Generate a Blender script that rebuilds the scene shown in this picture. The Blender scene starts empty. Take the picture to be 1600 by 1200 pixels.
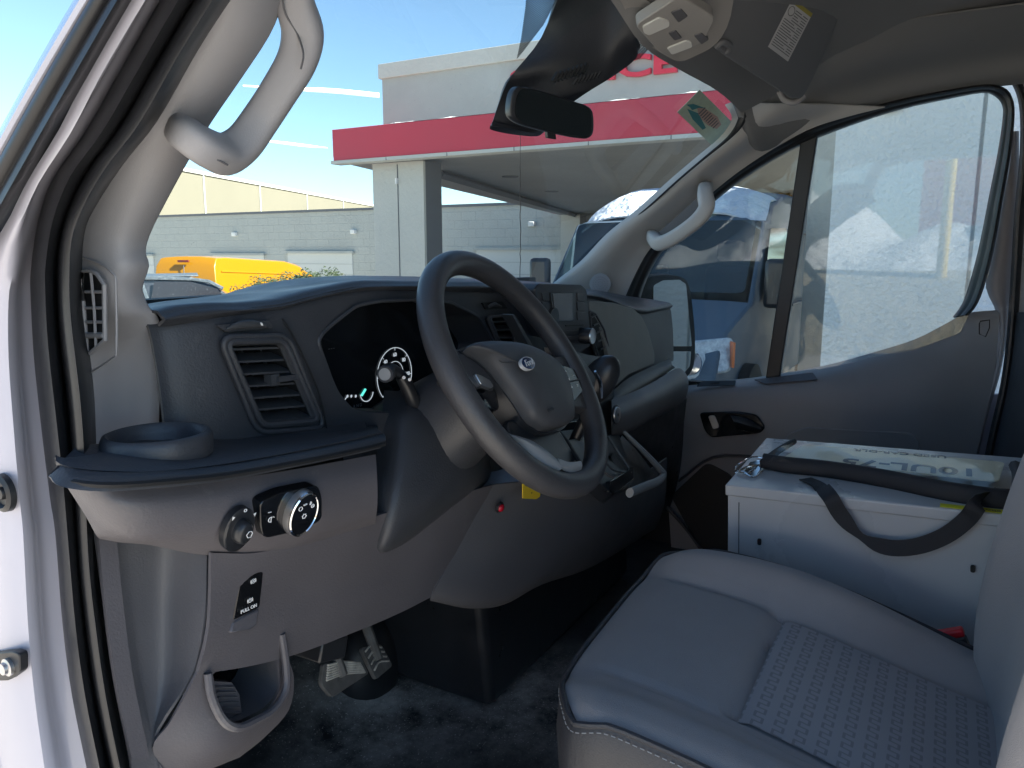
import bpy, bmesh, math, random
from mathutils import Vector, Matrix
random.seed(7)
R_ = math.radians
scn = bpy.context.scene
COL = scn.collection
# ---------------- camera, world, sun ----------------
FPX = 1200.0
PITCH, YAW = R_(9.7), R_(60.5)          # looks across the cab from outside the driver door; Y = van forward, X = van right
CAM = Vector((0, 0, 1.68))
FW = Vector((math.sin(YAW)*math.cos(PITCH), math.cos(YAW)*math.cos(PITCH), -math.sin(PITCH)))
RT = Vector((math.cos(YAW), -math.sin(YAW), 0))
UP = RT.cross(FW)
cd = bpy.data.cameras.new('camera'); cam = bpy.data.objects.new('camera', cd); COL.objects.link(cam)
cam.matrix_world = Matrix((( RT.x, UP.x, -FW.x, CAM.x), (RT.y, UP.y, -FW.y, CAM.y), (RT.z, UP.z, -FW.z, CAM.z), (0, 0, 0, 1)))
cd.sensor_width = 36; cd.lens = 36*FPX/1600; cd.clip_start = 0.02; cd.clip_end = 8000
scn.camera = cam
scn.render.resolution_x = 1024; scn.render.resolution_y = 768
SUN_EL, SUN_AZ = R_(36), R_(176)        # azimuth clockwise from +Y
w = bpy.data.worlds.new('World'); scn.world = w; w.use_nodes = True
nt = w.node_tree; bg = nt.nodes['Background']
sky = nt.nodes.new('ShaderNodeTexSky'); sky.sky_type = 'NISHITA'; sky.sun_disc = False
sky.sun_elevation = SUN_EL; sky.sun_rotation = SUN_AZ; sky.air_density = .8; sky.dust_density = .3; sky.ozone_density = 1.0; sky.altitude = 600
tint = nt.nodes.new('ShaderNodeMix'); tint.data_type = 'RGBA'; tint.blend_type = 'MULTIPLY'; tint.inputs[0].default_value = 1; tint.inputs[7].default_value = (.86, .97, .95, 1)
nt.links.new(sky.outputs[0], tint.inputs[6]); nt.links.new(tint.outputs[2], bg.inputs[0]); bg.inputs[1].default_value = 0.052
sd = bpy.data.lights.new('sun', 'SUN'); sd.energy = 4.2; sd.angle = R_(.5); sd.color = (1, .94, .85)
so = bpy.data.objects.new('sun', sd); COL.objects.link(so)
tosun = Vector((math.sin(SUN_AZ)*math.cos(SUN_EL), math.cos(SUN_AZ)*math.cos(SUN_EL), math.sin(SUN_EL)))
so.rotation_euler = tosun.to_track_quat('Z', 'Y').to_euler()
scn.view_settings.view_transform = 'Standard'; scn.view_settings.look = 'None'
scn.view_settings.exposure = 2.55; scn.view_settings.gamma = 1
scn.render.engine = 'CYCLES'
scn.cycles.max_bounces = 10; scn.cycles.diffuse_bounces = 5; scn.cycles.glossy_bounces = 4; scn.cycles.transparent_max_bounces = 14

# ---------------- helpers ----------------
def ray(px, py): return FW + RT*((px-800)/FPX) + UP*((600-py)/FPX)
def at(px, py, ax, v):
    d = ray(px, py)
    if ax == 'D': return CAM + d*v
    i = 'XYZ'.index(ax); return CAM + d*((v-CAM[i])/d[i])
def PX(v, *pts): return [at(a, b, 'X', v) for a, b in pts]
def PY(v, *pts): return [at(a, b, 'Y', v) for a, b in pts]
def PZ(v, *pts): return [at(a, b, 'Z', v) for a, b in pts]
def PYv(*pts): return [at(a, b, 'Y', y) for a, b, y in pts]
def PXv(*pts): return [at(a, b, 'X', x) for a, b, x in pts]
def onplane(px, py, o, n):
    d = ray(px, py); return CAM + d*((o-CAM).dot(n)/d.dot(n))

def cr(P, n=4, closed=False):
    P = [Vector(p) for p in P]; N = len(P); out = []
    if n <= 1 or N < 3 and not closed:
        if N == 2 and n > 1: return [P[0].lerp(P[1], i/n) for i in range(n)]+[P[1]]
        return P
    for i in range(N if closed else N-1):
        if closed: a, b, c, d = P[(i-1) % N], P[i], P[(i+1) % N], P[(i+2) % N]
        else: a, b, c, d = P[max(i-1, 0)], P[i], P[i+1], P[min(i+2, N-1)]
        if not closed and i == 0: a = b*2-c
        if not closed and i == N-2: d = c*2-b
        for k in range(n):
            t = k/n; t2 = t*t; t3 = t2*t
            out.append(.5*((2*b)+(c-a)*t+(2*a-5*b+4*c-d)*t2+(3*b-a-3*c+d)*t3))
    if not closed: out.append(P[-1])
    return out
def rnd(P, r, n=4):
    """round the corners of a closed outline"""
    out = []; N = len(P); P = [Vector(p) for p in P]
    for i in range(N):
        a, b, c = P[i-1], P[i], P[(i+1) % N]
        ra = min(r, (a-b).length*.48); rc = min(r, (c-b).length*.48)
        p, q = b+(a-b).normalized()*ra, b+(c-b).normalized()*rc
        for k in range(n+1):
            t = k/n; out.append(p*(1-t)**2+b*2*t*(1-t)+q*t*t)
    return out

def sm01(t): t = max(0, min(1, t)); return t*t*(3-2*t)
class MB:
    def __init__(s): s.v = []; s.f = []; s.m = []
    def add(s, vs, fs, mi=0):
        o = len(s.v); s.v += [Vector(v) for v in vs]
        for f in fs: s.f.append([i+o for i in f]); s.m.append(mi)
        return s
    def grid(s, rows, mi=0, closed=False, cap=False):
        n = len(rows[0]); vs = [p for r in rows for p in r]; fs = []
        for i in range(len(rows)-1):
            for j in range(n if closed else n-1):
                k = (j+1) % n
                fs.append([i*n+j, i*n+k, (i+1)*n+k, (i+1)*n+j])
        if cap: fs.append(list(range(n))[::-1]); fs.append([(len(rows)-1)*n+j for j in range(n)])
        return s.add(vs, fs, mi)
    def surf(s, rows, nu=4, nv=4, mi=0, closed=False, cap=False):
        rows = [cr(r, nu, closed) for r in rows]
        cols = [cr([r[j] for r in rows], nv) for j in range(len(rows[0]))]
        return s.grid([[c[i] for c in cols] for i in range(len(cols[0]))], mi, closed, cap)
    def slab(s, P, off, mi=0, smi=None):
        P = [Vector(p) for p in P]; off = Vector(off); n = len(P); o = len(s.v)
        s.add(P+[p+off for p in P], [list(range(n)), [n+i for i in range(n)][::-1]], mi)
        for i in range(n):
            j = (i+1) % n; s.f.append([o+i, o+n+i, o+n+j, o+j]); s.m.append(mi if smi is None else smi)
        return s
    def tube(s, P, r, n=10, mi=0, closed=False, cap=True, sm=0, flat=None, up=None, sq=1):
        if sm: 
            m = len(P)
            if isinstance(r, (list, tuple)):
                rr = cr([Vector((q, 0, 0)) for q in r], sm, closed); r = [q.x for q in rr]
            P = cr(P, sm, closed)
        P = [Vector(p) for p in P]; N = len(P)
        if not isinstance(r, (list, tuple)): r = [r]*N
        rows = []; prev = Vector(up) if up else None
        for i, p in enumerate(P):
            t = (P[(i+1) % N]-P[i-1]) if closed else (P[min(i+1, N-1)]-P[max(i-1, 0)])
            t.normalize()
            if prev is None: prev = Vector((0, 0, 1)) if abs(t.z) < .9 else Vector((1, 0, 0))
            a = (Vector(up) if up else prev); a = a-t*a.dot(t)
            if a.length < 1e-5: a = t.orthogonal()
            a.normalize(); b = t.cross(a); prev = a
            fa = 1 if flat is None else flat
            rows.append([p+(a*math.copysign(abs(math.cos(2*math.pi*k/n))**sq, math.cos(2*math.pi*k/n))*fa+b*math.copysign(abs(math.sin(2*math.pi*k/n))**sq, math.sin(2*math.pi*k/n)))*r[i] for k in range(n)])
        if closed: rows.append(rows[0]); return s.grid(rows, mi, True)
        return s.grid(rows, mi, True, cap)
    def box(s, c, sz, M=None, mi=0):
        c = Vector(c); vs = []
        for x in (-.5, .5):
            for y in (-.5, .5):
                for z in (-.5, .5):
                    v = Vector((x*sz[0], y*sz[1], z*sz[2]))
                    if M is not None: v = M @ v
                    vs.append(c+v)
        return s.add(vs, [[0, 1, 3, 2], [4, 6, 7, 5], [0, 4, 5, 1], [2, 3, 7, 6], [0, 2, 6, 4], [1, 5, 7, 3]], mi)
    def lathe(s, c, ax, prof, n=32, mi=0, sx=1, up=None, cap=True):
        c = Vector(c); ax = Vector(ax).normalized(); a = (Vector(up)-ax*Vector(up).dot(ax)).normalized() if up else ax.orthogonal().normalized(); b = ax.cross(a)
        rows = [[c+ax*h+(a*math.cos(2*math.pi*k/n)+b*math.sin(2*math.pi*k/n)*sx)*r for k in range(n)] for r, h in prof]
        return s.grid(rows, mi, True, cap)
    def text(s, t, o, xd, yd, h, mi=0, ext=.0003, bold=0, shear=0, align='CENTER'):
        cu = bpy.data.curves.new('t', 'FONT'); cu.body = t; cu.size = 1; cu.extrude = ext/h; cu.offset = bold; cu.shear = shear
        cu.align_x = align; cu.align_y = 'CENTER'; cu.resolution_u = 3
        ob = bpy.data.objects.new('t', cu); COL.objects.link(ob); dg = bpy.context.evaluated_depsgraph_get(); dg.update()
        me = bpy.data.meshes.new_from_object(ob.evaluated_get(dg))
        xd = Vector(xd).normalized(); yd = Vector(yd); yd = (yd-xd*yd.dot(xd)).normalized(); zd = xd.cross(yd); o = Vector(o)
        s.add([o+(xd*v.co.x+yd*v.co.y+zd*v.co.z)*h for v in me.vertices], [list(p.vertices) for p in me.polygons], mi)
        bpy.data.objects.remove(ob); bpy.data.curves.remove(cu); bpy.data.meshes.remove(me)
        return s
    def build(s, name, mats, parent=None, label=None, bevel=0, bseg=2, solid=0, soff=-1, sub=0, ang=38, cuts=None, smooth=True, cat=None, group=None, kind=None, recalc=True):
        me = bpy.data.meshes.new(name)
        me.from_pydata([tuple(v) for v in s.v], [], s.f)
        if not isinstance(mats, (list, tuple)): mats = [mats]
        for m in mats: me.materials.append(m)
        for p, mi in zip(me.polygons, s.m): p.material_index = mi
        bm = bmesh.new(); bm.from_mesh(me)
        bmesh.ops.remove_doubles(bm, verts=bm.verts, dist=1e-6)
        if recalc: bmesh.ops.recalc_face_normals(bm, faces=bm.faces)
        if not solid and not cuts: finish(bm, ang, smooth)
        bm.to_mesh(me); bm.free()
        o = bpy.data.objects.new(name, me); COL.objects.link(o)
        if solid:
            md = o.modifiers.new('s', 'SOLIDIFY'); md.thickness = solid; md.offset = soff; md.use_even_offset = False
            apply(o)
        for c in (cuts or []):
            co = c.build('cutter', mats[0]); md = o.modifiers.new('b', 'BOOLEAN'); md.operation = 'DIFFERENCE'; md.solver = 'EXACT'; md.object = co
            apply(o); bpy.data.objects.remove(co)
        if solid or cuts:
            bm = bmesh.new(); bm.from_mesh(o.data); finish(bm, ang, smooth); bm.to_mesh(o.data); bm.free()
        if bevel:
            md = o.modifiers.new('bevel', 'BEVEL'); md.width = bevel; md.segments = bseg; md.limit_method = 'ANGLE'; md.angle_limit = R_(35); md.harden_normals = False
        if sub:
            md = o.modifiers.new('sub', 'SUBSURF'); md.levels = sub; md.render_levels = sub
        if parent is not None:
            o.parent = parent; o.matrix_parent_inverse = wm(parent).inverted()
        if label: o['label'] = label
        if cat: o['category'] = cat
        if group: o['group'] = group
        if kind: o['kind'] = kind
        return o
def wm(o):
    m = o.matrix_basis.copy()
    return m if o.parent is None else wm(o.parent) @ o.matrix_parent_inverse @ m
def finish(bm, ang, smooth):
    for f in bm.faces: f.smooth = smooth
    if smooth:
        for e in bm.edges:
            if len(e.link_faces) == 2 and e.calc_face_angle(0) > R_(ang): e.smooth = False
def apply(o):
    dg = bpy.context.evaluated_depsgraph_get(); dg.update()
    me = bpy.data.meshes.new_from_object(o.evaluated_get(dg)); me.name = o.name
    o.modifiers.clear(); o.data = me
def empty(name, loc, label, cat, group=None, rz=0):
    o = bpy.data.objects.new(name, None); COL.objects.link(o); o.location = loc; o.rotation_euler = (0, 0, rz)
    o.empty_display_size = .1; o['label'] = label; o['category'] = cat
    if group: o['group'] = group
    return o

# ---------------- materials ----------------
def mat(name, col, rough=.5, metal=0, grain=None, vary=None, spec=.5, coat=0, emit=None, sheen=0, dirt=None):
    m = bpy.data.materials.new(name); m.use_nodes = True; n = m.node_tree; L = n.links; b = n.nodes['Principled BSDF']
    b.inputs['Base Color'].default_value = (*col, 1); b.inputs['Roughness'].default_value = rough; b.inputs['Metallic'].default_value = metal
    b.inputs['Specular IOR Level'].default_value = spec; b.inputs['Coat Weight'].default_value = coat
    if sheen: b.inputs['Sheen Weight'].default_value = sheen
    if emit: b.inputs['Emission Color'].default_value = (*emit[0], 1); b.inputs['Emission Strength'].default_value = emit[1]
    g = n.nodes.new('ShaderNodeNewGeometry')
    if grain:
        t = n.nodes.new('ShaderNodeTexNoise'); t.inputs['Scale'].default_value = grain[0]; t.inputs['Detail'].default_value = 3
        L.new(g.outputs['Position'], t.inputs['Vector'])
        bp = n.nodes.new('ShaderNodeBump'); bp.inputs['Strength'].default_value = grain[1]; bp.inputs['Distance'].default_value = grain[2] if len(grain) > 2 else .001
        L.new(t.outputs['Fac'], bp.inputs['Height']); L.new(bp.outputs[0], b.inputs['Normal'])
    if vary:   # (scale, amount)
        t = n.nodes.new('ShaderNodeTexNoise'); t.inputs['Scale'].default_value = vary[0]; t.inputs['Detail'].default_value = 6; t.inputs['Roughness'].default_value = .6
        L.new(g.outputs['Position'], t.inputs['Vector'])
        mr = n.nodes.new('ShaderNodeMapRange'); mr.inputs[1].default_value = .3; mr.inputs[2].default_value = .7; mr.inputs[3].default_value = 1-vary[1]; mr.inputs[4].default_value = 1+vary[1]
        L.new(t.outputs['Fac'], mr.inputs[0])
        mx = n.nodes.new('ShaderNodeMix'); mx.data_type = 'RGBA'; mx.blend_type = 'MULTIPLY'; mx.inputs[0].default_value = 1
        mx.inputs[6].default_value = (*col, 1); L.new(mr.outputs[0], mx.inputs[7]); L.new(mx.outputs[2], b.inputs['Base Color'])
        r2 = n.nodes.new('ShaderNodeMapRange'); r2.inputs[1].default_value = .3; r2.inputs[2].default_value = .7; r2.inputs[3].default_value = max(rough-.08, .02); r2.inputs[4].default_value = min(rough+.08, 1)
        L.new(t.outputs['Fac'], r2.inputs[0]); L.new(r2.outputs[0], b.inputs['Roughness'])
        last = mx
    if dirt:   # (scale, threshold, colour, strength): dusty patches with their own outline
        t = n.nodes.new('ShaderNodeTexNoise'); t.inputs['Scale'].default_value = dirt[0]; t.inputs['Detail'].default_value = 12; t.inputs['Roughness'].default_value = .72
        L.new(g.outputs['Position'], t.inputs['Vector'])
        mr = n.nodes.new('ShaderNodeMapRange'); mr.inputs[1].default_value = dirt[1]; mr.inputs[2].default_value = dirt[1]+.14; mr.inputs[4].default_value = dirt[3]
        L.new(t.outputs['Fac'], mr.inputs[0])
        m2 = n.nodes.new('ShaderNodeMix'); m2.data_type = 'RGBA'; m2.inputs[6].default_value = (*col, 1); m2.inputs[7].default_value = (*dirt[2], 1)
        if vary: L.new(mx.outputs[2], m2.inputs[6])
        L.new(mr.outputs[0], m2.inputs[0]); L.new(m2.outputs[2], b.inputs['Base Color'])
    return m
def glass(name, tint, gloss, grime=None):
    m = bpy.data.materials.new(name); m.use_nodes = True; n = m.node_tree; L = n.links; n.nodes.clear()
    out = n.nodes.new('ShaderNodeOutputMaterial'); tr = n.nodes.new('ShaderNodeBsdfTransparent'); gl = n.nodes.new('ShaderNodeBsdfGlossy')
    tr.inputs[0].default_value = (*tint, 1); gl.inputs['Roughness'].default_value = .01
    lw = n.nodes.new('ShaderNodeLayerWeight'); lw.inputs[0].default_value = .5
    p5 = n.nodes.new('ShaderNodeMath'); p5.operation = 'POWER'; p5.inputs[1].default_value = 4; L.new(lw.outputs['Facing'], p5.inputs[0])
    ma = n.nodes.new('ShaderNodeMath'); ma.operation = 'MULTIPLY_ADD'; ma.inputs[1].default_value = 1-gloss; ma.inputs[2].default_value = gloss; L.new(p5.outputs[0], ma.inputs[0])
    mx = n.nodes.new('ShaderNodeMixShader'); L.new(ma.outputs[0], mx.inputs[0]); L.new(tr.outputs[0], mx.inputs[1]); L.new(gl.outputs[0], mx.inputs[2])
    last = mx
    if grime:
        g = n.nodes.new('ShaderNodeNewGeometry'); t = n.nodes.new('ShaderNodeTexNoise'); t.inputs['Scale'].default_value = grime[0]; t.inputs['Detail'].default_value = 10; t.inputs['Roughness'].default_value = .75
        L.new(g.outputs['Position'], t.inputs['Vector'])
        mr = n.nodes.new('ShaderNodeMapRange'); mr.inputs[1].default_value = .45; mr.inputs[2].default_value = .8; mr.inputs[3].default_value = grime[1]; mr.inputs[4].default_value = grime[2]; L.new(t.outputs['Fac'], mr.inputs[0])
        df = n.nodes.new('ShaderNodeBsdfDiffuse'); df.inputs[0].default_value = (.7, .7, .68, 1)
        vo = n.nodes.new('ShaderNodeTexVoronoi'); vo.inputs['Scale'].default_value = 60; L.new(g.outputs['Position'], vo.inputs['Vector'])
        m3 = n.nodes.new('ShaderNodeMath'); m3.operation = 'LESS_THAN'; m3.inputs[1].default_value = .07; L.new(vo.outputs['Distance'], m3.inputs[0])
        m4 = n.nodes.new('ShaderNodeMath'); m4.operation = 'MULTIPLY_ADD'; m4.inputs[1].default_value = .16; L.new(m3.outputs[0], m4.inputs[0]); L.new(mr.outputs[0], m4.inputs[2])
        m2 = n.nodes.new('ShaderNodeMixShader'); L.new(m4.outputs[0], m2.inputs[0]); L.new(mx.outputs[0], m2.inputs[1]); L.new(df.outputs[0], m2.inputs[2]); last = m2
    L.new(last.outputs[0], out.inputs[0]); return m

M = {}
M['dash'] = mat('dark_soft_plastic', (.045, .048, .056), .42, grain=(420, .55, .0008), vary=(9, .14))
M['dash2'] = mat('charcoal_plastic', (.042, .045, .053), .5, grain=(420, .55, .0008), vary=(9, .14), dirt=(16, .64, (.16, .16, .16), .35))
M['taupe'] = mat('grey_brown_plastic', (.104, .098, .108), .48, grain=(420, .5, .0008), vary=(7, .08), dirt=(11, .61, (.26, .245, .24), .5))
M['taupe2'] = mat('grey_plastic', (.100, .100, .110), .5, grain=(420, .5, .0008), vary=(7, .08), dirt=(13, .63, (.2, .19, .19), .4))
M['trim'] = mat('light_grey_trim', (.31, .305, .318), .55, grain=(700, .25), vary=(4, .05))
M['head'] = mat('headliner_cloth', (.20, .20, .203), .9, grain=(1200, .4), vary=(5, .06))
M['visor'] = mat('visor_vinyl', (.15, .155, .165), .75, grain=(1000, .3), vary=(6, .05))
M['cons'] = mat('console_plastic', (.30, .29, .28), .6, grain=(700, .25), vary=(5, .05))
M['rubber'] = mat('black_rubber', (.016, .017, .020), .42, vary=(12, .2))
M['black'] = mat('black_plastic', (.018, .020, .024), .35, vary=(20, .2))
M['pit'] = mat('dark_cavity_plastic', (.010, .011, .013), .6)
M['piano'] = mat('gloss_black_panel', (.006, .007, .009), .08)
M['clus'] = mat('gloss_instrument_lens', (.008, .010, .013), .12)
M['wheel'] = mat('wheel_urethane', (.050, .050, .055), .40, grain=(500, .55, .001), vary=(14, .12))
M['pad'] = mat('wheel_pad_plastic', (.056, .058, .064), .5, grain=(800, .35), vary=(14, .08))
M['silver'] = mat('satin_silver', (.55, .55, .56), .28, .9)
M['chrome'] = mat('chrome', (.75, .76, .78), .08, 1)
M['greyp'] = mat('light_grey_plastic', (.30, .31, .32), .45, vary=(9, .06))
M['body'] = mat('white_body_paint', (.50, .49, .56), .22, coat=.5, vary=(3, .03))
M['white'] = mat('white_mark', (.8, .8, .8), .6)
M['glow'] = mat('lit_white_mark', (.4, .4, .4), .5, emit=((.8, .9, 1), .10))
M['teal'] = mat('lit_teal_needle', (.1, .5, .45), .5, emit=((.12, .8, .68), .22))
M['red'] = mat('lit_red_mark', (.6, .05, .05), .5, emit=((1, .05, .08), .3))
M['badge'] = mat('bright_badge_silver', (.55, .57, .6), .25, .3)
M['blueo'] = mat('blue_oval_enamel', (.015, .035, .10), .2)
M['seat'] = mat('seat_cloth', (.30, .28, .28), .85, grain=(1100, .6), vary=(8, .07), sheen=.2, dirt=(14, .70, (.3, .3, .3), .3))
M['seatside'] = mat('seat_side_vinyl', (.040, .041, .048), .5, grain=(500, .5), vary=(8, .1))
M['steel'] = mat('grey_enamel_steel', (.52, .53, .545), .3, coat=.3, vary=(4, .04), dirt=(10, .70, (.6, .6, .6), .35))
M['strap'] = mat('black_webbing', (.018, .018, .022), .65, grain=(900, .5))
M['yellow'] = mat('yellow_plastic', (.80, .55, .03), .5)
M['floor'] = mat('black_rubber_mat', (.018, .018, .020), .5, grain=(120, .8, .004), dirt=(4.5, .50, (.20, .18, .16), .75))
def floor_mat():
    m = mat('dusty_black_rubber_mat', (.022, .022, .024), .5, grain=(60, .35, .002)); n = m.node_tree; L = n.links; b = n.nodes['Principled BSDF']; g = n.nodes.new('ShaderNodeNewGeometry')
    def dist(c, r):
        v = n.nodes.new('ShaderNodeVectorMath'); v.operation = 'DISTANCE'; L.new(g.outputs['Position'], v.inputs[0]); v.inputs[1].default_value = c
        k = n.nodes.new('ShaderNodeMapRange'); k.inputs[1].default_value = r; k.inputs[2].default_value = 0; L.new(v.outputs['Value'], k.inputs[0]); return k.outputs[0]
    def mt(op, a, c):
        x = n.nodes.new('ShaderNodeMath'); x.operation = op; x.use_clamp = True
        for i, q in enumerate((a, c)):
            if isinstance(q, (int, float)): x.inputs[i].default_value = q
            else: L.new(q, x.inputs[i])
        return x.outputs[0]
    t = n.nodes.new('ShaderNodeTexNoise'); t.inputs['Scale'].default_value = 9; t.inputs['Detail'].default_value = 12; t.inputs['Roughness'].default_value = .75; L.new(g.outputs['Position'], t.inputs['Vector'])
    fine = n.nodes.new('ShaderNodeTexNoise'); fine.inputs['Scale'].default_value = 260; fine.inputs['Detail'].default_value = 2; L.new(g.outputs['Position'], fine.inputs['Vector'])
    area = mt('ADD', mt('ADD', dist((1.12, .92, .78), .30), dist((1.30, .62, .78), .26)), .10)
    nz = n.nodes.new('ShaderNodeMapRange'); nz.inputs[1].default_value = .36; nz.inputs[2].default_value = .80; L.new(t.outputs['Fac'], nz.inputs[0])
    dust = mt('MULTIPLY', area, nz.outputs[0])
    sp = n.nodes.new('ShaderNodeMapRange'); sp.inputs[1].default_value = .66; sp.inputs[2].default_value = .70; L.new(fine.outputs['Fac'], sp.inputs[0])
    fac = mt('ADD', mt('MULTIPLY', dust, 1.25), mt('MULTIPLY', mt('MULTIPLY', sp.outputs[0], area), 1.0))
    mx = n.nodes.new('ShaderNodeMix'); mx.data_type = 'RGBA'; mx.inputs[6].default_value = (.022, .022, .024, 1); mx.inputs[7].default_value = (.72, .66, .60, 1); L.new(fac, mx.inputs[0]); L.new(mx.outputs[2], b.inputs['Base Color'])
    return m
M['floor'] = floor_mat()
M['dim'] = mat('screen_glass', (.08, .07, .07), .15)
M['lens'] = mat('milky_lamp_lens', (.62, .62, .60), .3)
M['label'] = mat('white_paper_label', (.55, .55, .55), .6)
M['print'] = mat('grey_print', (.12, .12, .13), .6)
M['redbtn'] = mat('red_button', (.45, .01, .03), .25)
M['wind'] = glass('windscreen_glass', (.90, .96, .94), .035, (7, .012, .05))
M['side'] = glass('side_window_glass', (.93, .96, .94), .035, (5, .012, .04))
M['mirror'] = mat('mirror_silvering', (.22, .24, .25), .03, 1)
M['dimmirror'] = mat('dark_reflection_mirror', (.13, .14, .15), .05, 1)  # silvering darkened so the dark reflection is in its colour
def seat_pattern():
    m = mat('seat_insert_cloth', (.32, .305, .318), .9, sheen=.2); n = m.node_tree; L = n.links; b = n.nodes['Principled BSDF']
    g = n.nodes.new('ShaderNodeNewGeometry'); s = n.nodes.new('ShaderNodeSeparateXYZ'); L.new(g.outputs['Position'], s.inputs[0])
    def mth(op, a, b_=None, c=None):
        x = n.nodes.new('ShaderNodeMath'); x.operation = op
        for i, q in enumerate((a, b_, c)):
            if q is None: continue
            if isinstance(q, (int, float)): x.inputs[i].default_value = q
            else: L.new(q, x.inputs[i])
        return x.outputs[0]
    wv = mth('SINE', mth('MULTIPLY', s.outputs['X'], 2*math.pi/.018))
    sq = mth('SIGN', wv)
    yy = mth('MULTIPLY', s.outputs['Y'], 1/.0225)
    d1 = mth('ABSOLUTE', mth('SUBTRACT', mth('FRACT', mth('MULTIPLY_ADD', sq, .21, yy)), .5))
    m1 = mth('LESS_THAN', d1, .07)
    m2 = mth('MULTIPLY', mth('LESS_THAN', mth('ABSOLUTE', wv), .40), mth('LESS_THAN', mth('ABSOLUTE', mth('SUBTRACT', mth('FRACT', yy), .5)), .27))
    k = n.nodes.new('ShaderNodeMapRange'); k.inputs[3].default_value = 1; k.inputs[4].default_value = 0; L.new(mth('MAXIMUM', m1, m2), k.inputs[0])
    mx = n.nodes.new('ShaderNodeMix'); mx.data_type = 'RGBA'; mx.inputs[6].default_value = (.22, .21, .22, 1); mx.inputs[7].default_value = (.32, .305, .318, 1); L.new(k.outputs[0], mx.inputs[0]); L.new(mx.outputs[2], b.inputs['Base Color'])
    bp = n.nodes.new('ShaderNodeBump'); bp.inputs['Distance'].default_value = .002; bp.inputs['Strength'].default_value = .6; L.new(k.outputs[0], bp.inputs['Height']); L.new(bp.outputs[0], b.inputs['Normal'])
    return m
M['insert'] = seat_pattern()

# =====================================================================
# THE VAN WE LOOK INTO
# =====================================================================
van = empty('van', (1.36, .3, 0), 'white van seen from its open driver door, dark grey dashboard and light grey pillar trim', 'van')
Y_ = Vector((0, 1, 0)); X_ = Vector((1, 0, 0)); Z_ = Vector((0, 0, 1))

def wy(x, z): return .99-(z-1.60)*1.16+.16*(1-((x-1.36)/.88)**2)
# --- driver door seal ---
SL = [(282, -50), (251, 0), (188, 112), (131, 210), (82, 281), (60, 349), (51, 424), (51, 464), (56, 557), (67, 662), (81, 775), (90, 836), (101, 975), (116, 1087), (139, 1200), (155, 1270)]
SR = [(388, -50), (352, 0), (300, 82), (240, 187), (187, 255), (146, 319), (127, 364), (123, 442), (126, 494), (139, 599), (144, 685), (146, 760), (150, 880), (163, 990), (178, 1090), (200, 1200), (216, 1270)]
SR = SR[:11]+SR[12:]
def pre(L):
    (a, b), (c, d) = L[0], L[1]; k = lambda t: (a+(a-c)*t*50/(d-b), b+(b-d)*t*50/(d-b)); return [k(4.5), k(2.2)]+L
rows = []
for (a, b), (c, d) in zip(pre(SL), pre(SR)):
    r = []
    for t, x in ((0, .402), (.10, .385), (.28, .372), (.42, .385), (.52, .398), (.64, .384), (.78, .380), (.92, .405), (1.04, .440)):
        r.append(at(a+(c-a)*t, b+(d-b)*t, 'X', x))
    rows.append(r)
MB().surf(rows, 2, 4).build('door_seal', M['rubber'], van, label='black double ridged rubber door seal', solid=.004, soff=0, ang=60)

# --- white door jamb and outer pillar ---
BB = [(240, -50), (208, 0), (161, 84), (109, 180), (45, 285), (0, 369)]
rows = []
left = [(240, -50), (208, 0), (141, 112), (96, 202), (45, 285), (5, 362), (-60, 440), (-80, 480), (-90, 560), (-90, 662), (-90, 775), (-90, 836), (-90, 975), (-90, 1087), (-90, 1200), (-90, 1270)]
for i, ((a, b), (c, d)) in enumerate(zip(pre(left), pre(SL))):
    w_ = c-a; k = min(1, 30/w_)
    rows.append([at(a, b, 'X', .352), at(c-w_*.62, d+(b-d)*.62, 'X', .352), at(c-w_*max(.3, k*.9), d+(b-d)*max(.3, k*.9), 'X', .360), at(c-w_*.16, d+(b-d)*.16, 'X', .385), at(c+4, d, 'X', .404)])
jamb = MB().surf(rows, 3, 3)
g0 = at(6, 770, 'X', .351)
jamb.build('door_jamb', M['body'], van, label='white painted door jamb', solid=.003, soff=0, ang=60)
MB().lathe(g0, -X_, [(.0175, -.002), (.017, .003), (.013, .005), (.0105, .0015), (.006, .001), (.005, .004), (.0001, .0045)], 28).build('rubber_grommet', M['rubber'], van)
c0 = at(12, 1042, 'X', .351)
MB().slab(rnd(PX(.346, (-20, 1022), (20, 1018), (30, 1022), (31, 1050), (12, 1064), (-20, 1064)), .004), (.008, 0, 0)).build('striker_plate', M['rubber'], van, bevel=.0015)
MB().lathe(at(13, 1042, 'X', .345), -X_, [(.0085, -.003), (.0085, .002), (.006, .003), (.0055, .006), (.0001, .0065)], 20).build('hinge_bolt', M['silver'], van)
# outer black strip and white edge of the screen pillar
B1 = [(182, -60), (142, 0), (60, 140), (0, 248), (-60, 360), (-110, 470)]
B2 = [(246, -60), (208, 0), (125, 145), (45, 285), (-5, 375), (-60, 480)]
rows = []
B1 = pre(B1); B2 = pre(B2)
for (a, b), (c, d) in zip(B1, B2):
    rows.append([at(a+(c-a)*t, b+(d-b)*t, 'X', x) for t, x in ((0, .342), (.12, .330), (.45, .336), (.62, .330), (.8, .345), (1.05, .356))])
MB().surf(rows, 3, 4).build('pillar_seal', M['rubber'], van, label='black outer weather strip along the screen pillar', solid=.003, soff=0, ang=60)
rows = [[at(a-16, b-8, 'X', .350), at(a-9, b-5, 'X', .336), at(a+3, b+2, 'X', .341)] for a, b in B1]
MB().surf(rows, 3, 4).build('outer_pillar', M['body'], van, solid=.004, soff=0)
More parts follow.
